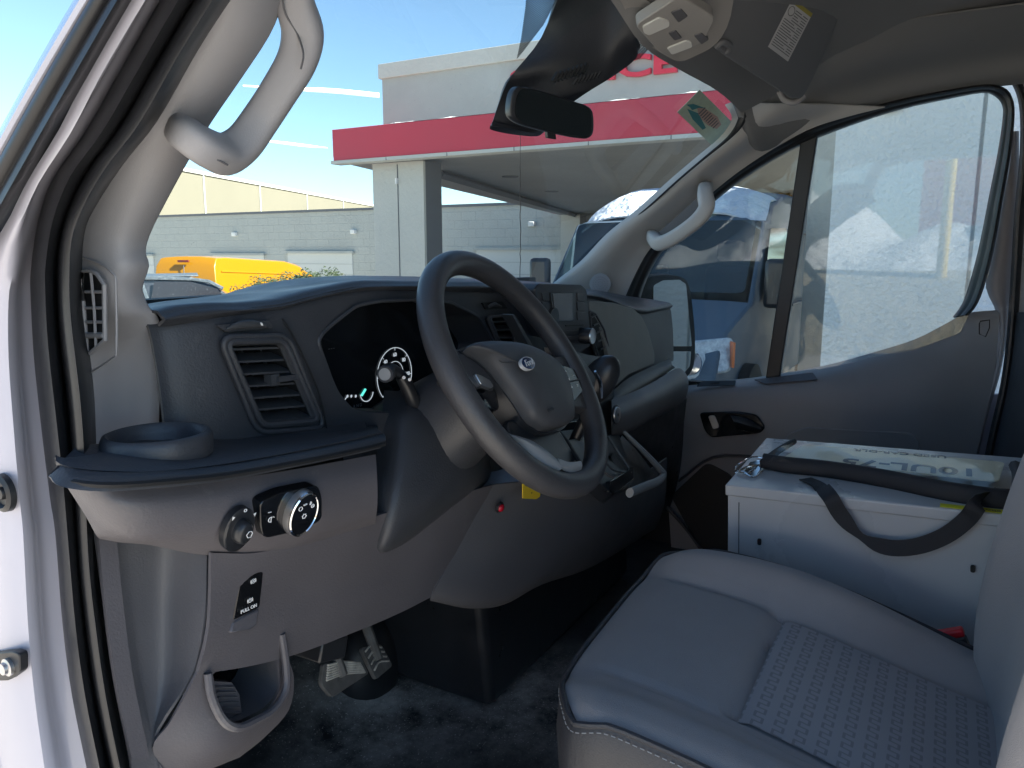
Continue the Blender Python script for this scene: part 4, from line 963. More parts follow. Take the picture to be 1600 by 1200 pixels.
bk_.box(bp0-Vector((0, 0, .02)), (.022, .055, .06), bM, 0); bk_.box(at(1482, 994, 'X', 1.205)+Vector((0, 0, .004)), (.017, .040, .012), bM, 1)
bk_.build('seatbelt_buckle', [M['black'], mat('red_release_button', (.65, .02, .03), .35)], seat, label='black seatbelt buckle with red release button', bevel=.003)

# =====================================================================
# PASSENGER DOOR, FRAME AND GLASS
# =====================================================================
M['doorp'] = mat('door_card_plastic', (.25, .25, .26), .5, grain=(900, .3), vary=(6, .06))
pdoor = bpy.data.objects.new('passenger_door', None); COL.objects.link(pdoor); pdoor.location = (2.24, .3, .8); pdoor.parent = van; pdoor.matrix_parent_inverse = van.matrix_basis.inverted()
pdoor['label'] = 'closed passenger door with dark grey panel'
dr = [[(1062, 604, 2.26), (1130, 598, 2.26), (1200, 590, 2.26), (1290, 574, 2.26), (1370, 552, 2.26), (1430, 532, 2.26), (1475, 508, 2.26), (1510, 490, 2.26), (1560, 485, 2.26)],
      [(1064, 612, 2.19), (1130, 606, 2.19), (1200, 600, 2.19), (1290, 588, 2.20), (1370, 572, 2.215), (1430, 556, 2.235), (1475, 534, 2.25), (1515, 510, 2.255), (1561, 500, 2.255)],
      [(1066, 624, 2.165), (1130, 617, 2.165), (1200, 614, 2.165), (1290, 610, 2.17), (1370, 606, 2.185), (1430, 600, 2.205), (1475, 592, 2.225), (1520, 580, 2.245), (1556, 560, 2.255)],
      [(1062, 660, 2.165), (1130, 655, 2.16), (1200, 652, 2.16), (1290, 650, 2.165), (1370, 650, 2.175), (1430, 650, 2.195), (1475, 650, 2.22), (1515, 645, 2.245), (1543, 630, 2.255)],
      [(1056, 700, 2.19), (1130, 700, 2.18), (1200, 695, 2.17), (1290, 695, 2.17), (1370, 700, 2.18), (1430, 705, 2.20), (1475, 705, 2.225), (1505, 705, 2.245), (1526, 700, 2.255)],
      [(1045, 760, 2.21), (1110, 765, 2.21), (1200, 770, 2.21), (1290, 770, 2.21), (1370, 770, 2.21), (1430, 770, 2.22), (1470, 770, 2.235), (1492, 770, 2.25), (1508, 770, 2.255)],
      [(1050, 860, 2.22), (1110, 880, 2.22), (1200, 890, 2.22), (1290, 890, 2.22), (1370, 890, 2.22), (1430, 890, 2.23), (1450, 890, 2.24), (1465, 890, 2.25), (1480, 890, 2.255)]]
MB().surf([PXv(*r) for r in dr], 4, 4).build('door_panel', M['doorp'], pdoor, ang=60, solid=.006)
dh = MB().slab(rnd(PX(2.142, (1092, 645), (1150, 643), (1182, 648), (1196, 668), (1188, 677), (1110, 684), (1100, 672)), .012), (.01, 0, 0), 0)
dho = dh.build('handle_bezel', M['piano'], pdoor, bevel=.003)
MB().slab(rnd(PX(2.138, (1106, 650), (1116, 649), (1124, 668), (1114, 671)), .006), (.008, 0, 0)).build('window_switch', M['silver'], dho, bevel=.001)
MB().surf([PX(2.139, (1142, 650), (1165, 654), (1190, 668)), PX(2.127, (1146, 658), (1165, 663), (1190, 671)), PX(2.139, (1150, 668), (1168, 672), (1188, 675))], 4, 3).build('release_lever', M['black'], dho, solid=.003)
ar = MB().slab(rnd(PXv((1232, 678, 2.150), (1260, 668, 2.148), (1420, 676, 2.176), (1436, 686, 2.180), (1438, 730, 2.188), (1200, 730, 2.173)), .012), (.02, 0, 0))
ar.build('armrest_pad', M['doorp'], pdoor, bevel=.006, bseg=3)
mp = MB(); mp.slab(rnd(PX(2.185, (1048, 775), (1105, 722), (1145, 745), (1145, 860), (1100, 870)), .02), (.02, 0, 0), 0)
mp.tube(PX(2.172, (1060, 752), (1115, 715), (1200, 712), (1260, 690)), .004, 6, 1, sm=4)
mp.tube(PX(2.182, (1040, 790), (1075, 830), (1110, 880)), .006, 6, 1, sm=4)
mp.build('map_pocket', [M['pit'], M['dash2']], pdoor, ang=60)
sp_ = MB().slab(rnd(PXv((1088, 604, 2.172), (1098, 596, 2.20), (1150, 595, 2.20), (1148, 603, 2.172)), .004), (.0, 0, .0015), 0)
sp_.tube(PXv((1110, 601, 2.184), (1125, 599, 2.19)), .005, 6, 0); sp_.build('sill_recess', M['pit'], pdoor)
MB().slab(rnd(PXv((1178, 594, 2.20), (1270, 583, 2.20), (1278, 594, 2.172), (1196, 601, 2.168)), .004), (-.001, 0, .0025)).build('pull_recess', M['taupe2'], pdoor, bevel=.001)
MB().tube(PX(2.246, (1532, 502), (1546, 500), (1546, 512), (1540, 526), (1530, 522), (1530, 506)), .0012, 5, closed=True).build('trim_plug', M['pit'], pdoor)
# window surround, divider and panes
WO = [(968, 484), (976, 462), (992, 425), (1012, 388), (1050, 350), (1092, 312), (1150, 266), (1225, 220), (1300, 186), (1400, 157), (1480, 141), (1535, 133), (1566, 137), (1580, 152), (1584, 180), (1578, 240), (1566, 310), (1552, 390), (1536, 450), (1524, 478), (1512, 492)]
WI = [(1000, 470), (1003, 455), (1015, 425), (1032, 396), (1064, 362), (1102, 326), (1160, 280), (1232, 236), (1305, 204), (1400, 172), (1480, 154), (1535, 144), (1556, 150), (1567, 164), (1568, 186), (1560, 240), (1546, 310), (1530, 390), (1514, 450), (1504, 476), (1490, 496)]
rows = []
for (a, b), (c, d) in zip(WO, WI):
    rows.append([at(a, b, 'X', 2.195), at(a*.8+c*.2, b*.8+d*.2, 'X', 2.178), at(a*.6+c*.4, b*.6+d*.4, 'X', 2.19), at(a*.45+c*.55, b*.45+d*.55, 'X', 2.20), at(a*.2+c*.8, b*.2+d*.8, 'X', 2.205), at(c, d, 'X', 2.235)])
MB().surf(rows, 2, 3).build('window_seal', M['rubber'], pdoor, solid=.004, soff=0, ang=60)
MB().slab(PX(2.21, (1252, 212), (1279, 200), (1218, 590), (1196, 592)), (.02, 0, 0)).build('window_divider', M['rubber'], pdoor, bevel=.003)
gp = PX(2.236, (990, 600), (985, 480), (1005, 400), (1064, 345), (1160, 268), (1300, 192), (1400, 160), (1535, 132), (1580, 145), (1582, 190), (1545, 430), (1500, 520), (1290, 600))
MB().slab(gp, (.004, 0, 0)).build('window_pane', M['side'], pdoor)
# inner white door flange and B pillar
rows = [PXv((a, b, 2.262), (a+(c-a)*.3, b, 2.252), (a+(c-a)*.7, b, 2.255), (c, b, 2.275)) for a, b, c in ((1582, 205, 1590), (1574, 260, 1590), (1564, 310, 1588), (1553, 370, 1584), (1546, 410, 1582), (1542, 450, 1578), (1560, 492, 1574), (1561, 540, 1569), (1551, 590, 1559), (1536, 640, 1544), (1520, 710, 1527), (1508, 780, 1515), (1496, 860, 1503))]
MB().surf(rows, 2, 3).build('door_edge', M['trim'], pdoor, solid=.003)
rows = [PXv((a-7, b, 2.235), (a-2, b, 2.215), (a+5, b, 2.22), (a+12, b, 2.245)) for a, b in ((1540, 118), (1578, 124), (1592, 140), (1600, 175), (1600, 240), (1592, 330), (1586, 430), (1580, 520), (1570, 600), (1552, 680), (1536, 760), (1520, 860))]
MB().surf(rows, 2, 4).build('door_seal', M['rubber'], van, label='black rubber seal round the passenger doorway', solid=.004)
rows = [PXv((a, b, 2.245), (a+40, b, 2.22), (a+120, b, 2.20), (a+260, b, 2.2)) for a, b in ((1590, 100), (1602, 200), (1594, 340), (1584, 480), (1574, 600), (1556, 690), (1536, 780), (1520, 900))]
MB().surf(rows, 3, 4).build('centre_pillar', M['trim'], van, label='passenger side centre pillar trim', solid=.004)
rows = [PXv((a, b, 2.238), (a+20, b, 2.205), (a+100, b, 2.18), (a+220, b, 2.18)) for a, b in ((1586, 488), (1578, 560), (1568, 620), (1550, 700), (1532, 790), (1518, 900))]
pl = MB().surf(rows, 3, 4); pl.build('centre_pillar_cover', M['dash2'], van, solid=.004)
# exterior skin under the passenger window
MB().surf([[(2.30, .95, 1.28), (2.30, .4, 1.28), (2.30, -.3, 1.34)], [(2.38, .95, 1.1), (2.38, .4, 1.1), (2.38, -.4, 1.1)], [(2.38, .95, .4), (2.38, .4, .4), (2.38, -.4, .4)]], 3, 3).build('door_skin', M['body'], pdoor, solid=.004)

# --- passenger side exterior mirror ---
M['mirb'] = mat('matt_mirror_plastic', (.004, .005, .006), .7, spec=.12)
mr_ = bpy.data.objects.new('wing_mirror', None); COL.objects.link(mr_); mr_.location = (2.5, .85, 1.4); mr_.parent = van; mr_.matrix_parent_inverse = van.matrix_basis.inverted(); mr_['label'] = 'tall black passenger side wing mirror outside the window'
mo = [(1003, 470), (1006, 445), (1016, 433), (1045, 430), (1066, 434), (1076, 446), (1082, 480), (1086, 530), (1084, 570), (1074, 588), (1060, 592), (1030, 590), (1010, 570)]
Pm = cr([at(a, b, 'Y', .84) for a, b in mo], 3, True)
cm = sum(Pm, Vector())/len(Pm)
MB().grid([[p for p in Pm], [cm+(p-cm)*1.03+Vector((0, .02, 0)) for p in Pm], [cm+(p-cm)*.95+Vector((0, .08, 0)) for p in Pm], [cm+(p-cm)*.5+Vector((0, .12, 0)) for p in Pm]], 0, closed=True, cap=True).build('mirror_housing', M['mirb'], mr_, ang=50)
MB().slab(rnd(PY(.838, (1021, 446), (1036, 438), (1062, 437), (1072, 444), (1081, 541), (1021, 541)), .012), (0, .004, 0)).build('mirror_glass', M['mirror'], mr_)
MB().slab(rnd(PY(.838, (1030, 549), (1080, 549), (1078, 572), (1066, 586), (1036, 582)), .012), (0, .004, 0)).build('spotting_glass', M['mirror'], mr_)
MB().tube([at(1004, 500, 'Y', .86)+Vector((.02, 0, 0)), Vector((2.27, .86, 1.42))], .02, 10).build('mirror_arm', M['black'], mr_)

# =====================================================================
# CEILING: headliner, console, visor, mirror housing
# =====================================================================
hd = [[(880, -90, .53), (950, -10, .515), (1003, 66, .50), (1060, 104, .495), (1120, 138, .485), (1158, 172, .47)]]
r0 = PYv(*hd[0]); r0 = [Vector((.5, .50, 2.08)), Vector((.8, .57, 2.12))]+r0
def rrow(dy, dz, xe=None): return [Vector((p.x, p.y+dy, p.z+dz)) for p in r0]
hl = MB()
rows = [r0]
rows.append([p+Vector((0, -.03, .012)) for p in r0])
rows.append([Vector((min(p.x, 2.03), p.y-.10, p.z+.045+(.02 if p.x < 1.9 else -.0))) for p in r0])
rows.append([Vector((p.x, .22, 2.17-(0 if p.x < 1.8 else .05*(p.x-1.8)/.25))) for p in r0])
rows.append([Vector((p.x, -.1, 2.20-(0 if p.x < 1.8 else .03*(p.x-1.8)/.25))) for p in r0])
rows.append([Vector((p.x, -.62, 2.22)) for p in r0])
hl.surf(rows, 4, 4)
hl.build('headliner', M['head'], van, label='grey cloth headliner', solid=.006)
# side rail above the passenger window
sr_ = []
for (a, b), xo in zip(((1150, 160), (1180, 225), (1225, 214), (1300, 180), (1400, 153), (1480, 138), (1540, 128), (1640, 118), (1760, 110)), (2.03, 2.10, 2.16, 2.18, 2.19, 2.19, 2.19, 2.19, 2.19)):
    p = at(a, b+7, 'X', xo+.018); y = p.y
    sr_.append([p, p+Vector((-.045, 0, .016)), p+Vector((-.09, 0, .05)), Vector((2.00, y, max(2.10, p.z+.075))), Vector((1.90, y, 2.165 if y < .3 else p.z+.13))])
MB().surf(sr_, 4, 4).build('roof_side_trim', M['head'], van, label='grey trim between roof and passenger window', solid=.004, ang=70)
# overhead console
oc = MB()
co0 = at(1000, 42, 'Z', 2.045); co1 = at(1118, 30, 'Z', 2.058); co2 = at(1056, 86, 'Z', 2.022)
co_n = (co1-co0).cross(co2-co0).normalized()
if co_n.z > 0: co_n = -co_n
def OP(px, py, w_=0): return onplane(px, py, co0+co_n*w_, co_n)
CO_ = [(945, -60, 2.10), (968, -8, 2.085), (990, 30, 2.065), (1012, 62, 2.045), (1045, 84, 2.03), (1064, 90, 2.028), (1086, 82, 2.035), (1120, 62, 2.055), (1142, 20, 2.09), (1152, -60, 2.14)]
O1 = [at(a, b, 'Z', z) for a, b, z in CO_]; cc_ = sum(O1, Vector())/len(O1)
oc.surf([[p+Vector((0, 0, .05)) for p in O1], O1, [cc_+(p-cc_)*.94+Vector((0, 0, -.006)) for p in O1], [cc_+(p-cc_)*.5+Vector((0, 0, -.004)) for p in O1], [cc_+(p-cc_)*.03+Vector((0, 0, -.004)) for p in O1]], 3, 2)
oco = oc.build('overhead_console', M['cons'], van, label='grey overhead console with reading lamps', ang=60)
op = MB().slab(rnd([OP(a, b, .010) for a, b in ((992, 40), (1062, -6), (1118, 28), (1100, 66), (1056, 87), (1030, 82))], .012), -co_n*.02).build('console_panel', M['cons'], oco, bevel=.002)
for q_ in (((1004, 42), (1030, 28), (1046, 34), (1046, 42), (1014, 56), (1006, 52)), ((1042, 76), (1072, 64), (1080, 66), (1082, 74), (1050, 86))):
    MB().slab(rnd([OP(a, b, .0125) for a, b in q_], .004), -co_n*.006).build('lamp_lens', M['lens'], oco, bevel=.0008)
for q_ in (((1048, 20), (1064, 14), (1075, 26), (1060, 36)), ((1044, 52), (1056, 48), (1066, 60), (1054, 64)), ((1084, 56), (1096, 52), (1108, 62), (1096, 70))):
    MB().slab(rnd([OP(a, b, .0118) for a, b in q_], .003), -co_n*.006).build('lamp_button', M['taupe2'], oco, bevel=.0008)
# passenger sun visor
VS = [(1118, 78, .52), (1145, 30, .45), (1160, -60, .38), (1330, -60, .20), (1318, 10, .235), (1292, 80, .265), (1262, 140, .29), (1250, 158, .300), (1238, 156, .31), (1200, 130, .35)]
VS = [(1118, 76), (1150, 98), (1200, 130), (1236, 153), (1252, 156), (1262, 142), (1290, 82), (1318, 10), (1335, -70), (1150, -70), (1140, 20)]
vo = at(1250, 156, 'X', 1.88); va = at(1118, 76, 'X', 1.46); vb = at(1318, -20, 'X', 1.74)
vn = (va-vo).cross(vb-vo).normalized()
if vn.z > 0: vn = -vn
VP_ = rnd([onplane(a, b, vo, vn) for a, b in VS], .02)
vis = MB().slab(VP_, -vn*.018).build('sun_visor', M['visor'], van, label='grey passenger sun visor folded up, with a warning label', bevel=.006, bseg=3)
def VV(px, py, w_=.0006): return onplane(px, py, vo+vn*w_, vn)
lbq = [VV(1237, 0), VV(1268, 24), VV(1231, 96), VV(1200, 73)]
def lq(u, v_, w_=0): return lbq[0].lerp(lbq[1], u).lerp(lbq[3].lerp(lbq[2], u), v_)+vn*w_
lb_ = MB().slab(lbq, vn*.0004, 0)
lb_.slab([lq(0, -.04, .0), lq(1, -.04, 0), lq(1, .04, 0), lq(0, .04, 0)], vn*.0007, 1)
for k in range(17):
    v0 = .10+.05*k; x0 = .34 if k < 5 else .06
    for (u0, u1) in ((x0, .62+.1*math.sin(k*2.1)), (.70, .93)):
        lb_.slab([lq(u0, v0), lq(u1, v0), lq(u1, v0+.018), lq(u0, v0+.018)], vn*.0007, 2)
pc = lq(.18, .17, .0006); lb_.tube([pc+(lbq[1]-lbq[0])*.13*math.cos(t)+(lbq[3]-lbq[0])*.09*math.sin(t) for t in [2*math.pi*i/16 for i in range(16)]], .0006, 4, 3, closed=True)
lb_.build('warning_label', [M['label'], mat('olive_yellow_band', (.35, .30, .05), .6), M['print'], M['black']], vis)
MB().tube([VV(1118, 74, .0), VV(1128, 66, .004), VV(1140, 72, .004), VV(1136, 82, 0)], .006, 8, sm=3).build('visor_clip', M['visor'], vis)
MB().tube([at(1218, 142, 'X', 1.88), at(1226, 156, 'X', 1.89), at(1242, 160, 'X', 1.90), at(1256, 150, 'X', 1.91)], .007, 10, sm=4).build('visor_pivot', M['trim'], vis)
# roof trim plug
MB().slab(rnd([at(a, b, 'Z', 2.155) for a, b in ((1468, 36), (1532, 30), (1534, 52), (1470, 58))], .012), (0, 0, .003)).build('roof_plug', M['head'], van, bevel=.001)

# mirror mount housing
M['mount'] = mat('sensor_cover_plastic', (.020, .022, .028), .5, grain=(420, .4, .0008))
hs = [[(886, -40, .60), (908, -50, .60), (950, -40, .56), (985, 30, .52), (996, 75, .515)],
      [(846, 58, .66), (884, 60, .62), (940, 60, .57), (965, 75, .545), (993, 92, .53)],
      [(798, 120, .70), (850, 110, .65), (905, 110, .60), (945, 122, .57), (960, 118, .56)],
      [(780, 160, .74), (815, 150, .70), (860, 160, .65), (888, 152, .62), (912, 148, .60)],
      [(768, 196, .765), (795, 200, .74), (830, 208, .72), (848, 200, .70), (850, 192, .69)]]
hr = [[(870, -40, .70), (900, -60, .70), (960, -40, .66), (1000, 20, .62), (1000, 60, .60)],
      [(832, 50, .74), (900, 60, .74), (960, 60, .70), (985, 80, .64), (996, 88, .60)]]
hm = MB().surf([PYv(*r) for r in hs], 4, 4)
hm.surf([PYv((766, 196, .765), (768, 203, .765), (800, 210, .755), (838, 213, .745), (852, 205, .735)), PYv((768, 196, .755), (795, 200, .735), (830, 207, .715), (848, 200, .698), (851, 192, .69))], 4, 2)
mh = hm.build('mirror_mount', M['mount'], van, label='dark sensor housing behind the interior mirror', solid=.006, soff=1, ang=60)
vs_ = MB()
for k in range(8):
    t = k/8; a = (872+52*t, 120-16*t); vs_.tube(PY(.585-.02*t, (a[0], a[1]), (a[0]-8, a[1]+14)) if 0 else [at(a[0], a[1]-6, 'Y', .592-.02*t), at(a[0]-8, a[1]+8, 'Y', .598-.02*t)], .0045, 6)
for k in range(7):
    t = k/7; a = (902+42*t, 126-12*t); vs_.tube([at(a[0], a[1]-4, 'Y', .572-.02*t), at(a[0]-6, a[1]+6, 'Y', .578-.02*t)], .003, 6)
vs_.build('cooling_slots', M['pit'], mh)
im = [(797, 176), (799, 152), (806, 138), (818, 136), (850, 143), (895, 158), (916, 165), (926, 176), (927, 204), (920, 215), (905, 216), (860, 207), (820, 196), (803, 187)]
mn = Vector((-.35, -.92, -.16)).normalized(); mo_ = at(860, 176, 'Y', .58)
Pi = cr([onplane(a, b, mo_, mn) for a, b in im], 3, True); ci_ = sum(Pi, Vector())/len(Pi)
irm = bpy.data.objects.new('rearview_mirror', None); COL.objects.link(irm); irm.location = mo_; irm.parent = van; irm.matrix_parent_inverse = van.matrix_basis.inverted(); irm['label'] = 'black framed interior rear view mirror'
MB().grid([[ci_+(p-ci_)*.96+mn*.002 for p in Pi], [ci_+(p-ci_)*1.0 for p in Pi], [ci_+(p-ci_)*1.0-mn*.012 for p in Pi], [ci_+(p-ci_)*.85-mn*.028 for p in Pi], [ci_+(p-ci_)*.3-mn*.034 for p in Pi]], 0, closed=True, cap=True).build('mirror_frame', M['black'], irm, ang=50)
MB().slab([ci_+(p-ci_)*.91+mn*.0022 for p in Pi], mn*.0012).build('mirror_glass', M['dimmirror'], irm)
MB().slab(rnd([onplane(a, b, mo_, mn) for a, b in ((855, 205), (868, 207), (869, 218), (856, 216))], .002), -mn*.006).build('dip_lever', M['black'], irm)
MB().tube([ci_-mn*.03, at(840, 165, 'Y', .68)], .009, 10).build('mirror_stem', M['black'], irm)
# edge of roof over the driver doorway
MB().tube([at(455, -285, 'X', .40), (.43, .3, 2.10), (.44, 0, 2.12), (.44, -.35, 2.12)], .03, 10, sm=4).build('door_header', M['body'], van)
MB().surf([[(.44, .55, 2.05), (.44, .2, 2.12), (.44, -.62, 2.14)], [(.55, .52, 2.1), (.55, .2, 2.17), (.55, -.62, 2.2)]], 3, 2).build('roof_side_trim', M['head'], van, solid=.004, label='grey trim between roof and driver doorway')
MB().box((1.37, 0, 2.26), (1.9, 1.25, .03)).build('roof_skin', M['body'], van, bevel=.01)

# =====================================================================
# STEEL BOX AND DOCUMENT POUCH
# =====================================================================
sb = empty('steel_box', (1.45, .05, .78), 'grey enamelled steel lidded box standing beside the driver seat', 'metal box')
TLf = at(1134, 757, 'X', 1.30); TLr = at(1600, 808, 'X', 1.30); TRf = at(1172, 716, 'X', 1.475)
bx = (TLr-TLf).normalized(); by = (TRf-TLf); by = (by-bx*by.dot(bx)).normalized(); bz = by.cross(bx).normalized()
if bz.z < 0: bz = -bz
Lb, Wb = .50, .34
def BXp(a, b, c): return TLf+bx*a+by*b+bz*c
def bbox(mb, a0, a1, b0, b1, c0, c1, mi=0):
    vs = [BXp(a, b, c) for a in (a0, a1) for b in (b0, b1) for c in (c0, c1)]
    mb.add(vs, [[0, 1, 3, 2], [4, 6, 7, 5], [0, 4, 5, 1], [2, 3, 7, 6], [0, 2, 6, 4], [1, 5, 7, 3]], mi)
b_ = MB(); bbox(b_, .003, Lb-.003, .003, Wb-.003, -.46, -.004)
b_.tube([BXp(.022, .0025, -.03), BXp(.022, .0025, -.45)], .0012, 4, 1)
b_.build('box_body', [M['steel'], M['print']], sb, bevel=.002)
b_ = MB(); bbox(b_, -.001, Lb, -.001, Wb, -.020, 0); b_.build('lid', M['steel'], sb, bevel=.003, bseg=3)
for q_ in ((1187, 846), (1520, 888)):
    d = ray(*q_); n3 = -by; t = (TLf-CAM).dot(n3)/d.dot(n3); c = CAM+d*t
    MB().slab(rnd([c+bx*a*.0032+bz*b*.0058 for a, b in ((-1, -1), (1, -1), (1, 1), (-1, 1))], .003, 5), n3*-.002+by*.0).build('keyhole', M['pit'], sb)
    s_ = [o for o in sb.children if o.name.startswith('keyhole')][-1]
    s_.location = s_.location+n3*.0015 if False else s_.location
# yellow label strip on the lid edge
MB().slab([BXp(a, b, .0012) for a, b in ((.325, .004), (.45, .004), (.45, .020), (.325, .020))], bz*-.0008).build('warning_strip', mat('yellow_label', (.72, .68, .03), .5), sb)
t_ = MB(); t_.text('WARNING', BXp(.385, .011, .0014), bx, by, .008); t_.build('label_text', M['print'], sb)
for o in list(sb.children):
    if o.name.startswith('keyhole'): 
        for v in o.data.vertices: v.co += (-by)*.0030
# pouch
po = empty('document_pouch', (1.45, .05, 1.29), 'clear plastic licence plate pouch with black border and hanging strap, lying on the steel box', 'pouch')
Nr = [(1200, 722), (1290, 724), (1380, 738), (1470, 756), (1560, 768), (1588, 764)]
Fr = [(1238, 690), (1300, 692), (1380, 700), (1460, 710), (1540, 718), (1590, 726)]
zt = BXp(.2, .1, 0).z
def PZb(px, py, h): return onplane(px, py, TLf+bz*h, bz)
near = [PZb(a, b, .022) for a, b in Nr]; far = [PZb(a, b, .03) for a, b in Fr]
# plate inside
pl_ = [PZb(a, b, .020) for a, b in ((1222, 716), (1258, 694), (1570, 722), (1560, 752))]
M['plate'] = mat('cream_plate', (.85, .80, .58), .4, vary=(20, .05))
pm = MB().slab(rnd(pl_, .012), bz*-.002, 0)
px_ = (pl_[0]-pl_[3]).normalized(); py_ = (pl_[0]-pl_[1]).normalized()
# plate lies upside down: its writing reads from the far side
ctr = sum(pl_, Vector())/4
xdir = -bx if True else bx; ydir = -by
pm.text('USED CAR-DLR', PZb(1405, 708, .0206), xdir, ydir, .022, 1, bold=.02)
pm.text('10UL-75', PZb(1418, 729, .0206), xdir, ydir, .060, 1, bold=.02)
pm.build('licence_plate', [M['plate'], mat('plate_print', (.16, .17, .18), .5)], po)
# clear cover, rippled
cv = []
for j in range(9):
    r = []
    for i in range(25):
        u = i/24; k = u*5; i0 = min(int(k), 4); t = k-i0
        a = near[i0].lerp(near[i0+1], t); b = far[i0].lerp(far[i0+1], t); v_ = j/8
        r.append(a.lerp(b, v_)+bz*(.006*math.sin(math.pi*v_)+.0022*math.sin(u*23+v_*5)*math.sin(math.pi*v_)+.0015*math.sin(u*51-v_*9)))
    cv.append(r)
cm_ = bpy.data.materials.new('clear_vinyl'); cm_.use_nodes = True; nn_ = cm_.node_tree; nn_.nodes.clear()
o_ = nn_.nodes.new('ShaderNodeOutputMaterial'); tr_ = nn_.nodes.new('ShaderNodeBsdfTransparent'); gl_ = nn_.nodes.new('ShaderNodeBsdfGlossy'); gl_.inputs['Roughness'].default_value = .12; mx_ = nn_.nodes.new('ShaderNodeMixShader'); lw_ = nn_.nodes.new('ShaderNodeLayerWeight'); lw_.inputs[0].default_value = .5
q5 = nn_.nodes.new('ShaderNodeMath'); q5.operation = 'MULTIPLY_ADD'; q5.inputs[1].default_value = .20; q5.inputs[2].default_value = .03; nn_.links.new(lw_.outputs['Facing'], q5.inputs[0]); nn_.links.new(q5.outputs[0], mx_.inputs[0]); nn_.links.new(tr_.outputs[0], mx_.inputs[1]); nn_.links.new(gl_.outputs[0], mx_.inputs[2]); nn_.links.new(mx_.outputs[0], o_.inputs[0])
MB().grid(cv).build('clear_cover', cm_, po)
bdm = MB()
rows = []
for i, (a, b) in enumerate(((1192, 716), (1230, 722), (1290, 728), (1380, 742), (1470, 760), (1550, 772), (1592, 774))):
    p = PZb(a, b, .020); hgt = (.014, .016, .016, .017, .018, .020, .020)[i]
    rows.append([p+by*.012+bz*.005, p+by*.002+bz*.006, p-by*.004-bz*.002, p-by*.006-bz*(hgt*.6), p-by*.004-bz*(hgt*1.0+.002), p+by*.01-bz*(hgt+.003)])
bdm.surf(rows, 2, 4)
bdm.tube([PZb(a, b, .014) for a, b in ((1192, 722), (1215, 705), (1240, 690))], .005, 8, sm=4)
bdm.tube([PZb(a, b, .03) for a, b in ((1590, 768), (1592, 745), (1586, 728))], .008, 8, sm=4)
bdm.build('fabric_border', M['strap'], po, solid=.003, soff=0, ang=60)
# hanging strap
sc1 = [(1258, 748, .12), (1278, 757, .04), (1296, 775, -.012), (1314, 805, -.016), (1345, 838, -.020), (1385, 855, -.022), (1430, 854, -.022), (1475, 838, -.020), (1510, 812, -.016), (1530, 785, -.010), (1545, 768, .004)]
def BP(px, py, off): return onplane(px, py, TLf+by*off, by)
cpts = []
for a, b, off in sc1:
    cpts.append(PZb(a, b, .004) if off > .0001 else BP(a, b, off))
cpts = cr(cpts, 5)
wd = .0125; rws = []
for i, p in enumerate(cpts):
    t = (cpts[min(i+1, len(cpts)-1)]-cpts[max(i-1, 0)]).normalized(); f_ = i/(len(cpts)-1)
    nrm = (-by*math.cos(1.0*(1-f_))+bz*.5*(1-f_)).normalized() if f_ > .12 else bz
    s_ = t.cross(nrm).normalized(); k_ = 1.0-.55*math.exp(-((f_-.40)/.05)**2); rws.append([p-s_*wd*k_, p, p+s_*wd*k_])
MB().grid(rws).build('carry_strap', M['strap'], po, solid=.0018, soff=0, ang=70)
# clip
cp_ = empty('bulldog_clip', BXp(.03, .05, 0), 'shiny wire spring clip on the front corner of the steel box', 'clip')
cm2 = MB()
def C3(px, py, h): return PZb(px, py, h)
cm2.slab([C3(1160, 741, .004), C3(1172, 722, .012), (C3(1196, 716, .014)), C3(1192, 728, .006), C3(1180, 744, .003)], bz*-.0015, 0)
cm2.tube([C3(1150, 735, .006), C3(1153, 727, .014), C3(1175, 714, .018), C3(1194, 716, .016), C3(1192, 722, .01), C3(1170, 738, .006)], .0016, 6, 0, sm=3, closed=True)
cm2.tube([C3(1148, 738, .004), C3(1162, 737, .006), C3(1176, 746, .003), C3(1192, 736, .005)], .0016, 6, 0, sm=3)
cm2.tube([C3(1152, 738, .003), C3(1168, 729, .010), C3(1188, 727, .009)], .0022, 6, 0, sm=3)
cm2.build('wire_loops', M['chrome'], cp_, ang=40)
# passenger seat base and cushion in the dark under the box
ps = bpy.data.objects.new('passenger_seat', None); COL.objects.link(ps); ps.location = (1.8, .0, .78); ps.parent = van; ps.matrix_parent_inverse = van.matrix_basis.inverted(); ps['label'] = 'dark passenger bench seat behind the steel box'
MB().box((1.93, -.32, 1.06), (.44, .42, .14)).build('seat_cushion', M['seat'], ps, bevel=.04, bseg=4)
MB().box((1.93, -.52, 1.35), (.44, .10, .5), Matrix.Rotation(-.15, 3, 'X')).build('backrest', M['seat'], ps, bevel=.04, bseg=4)
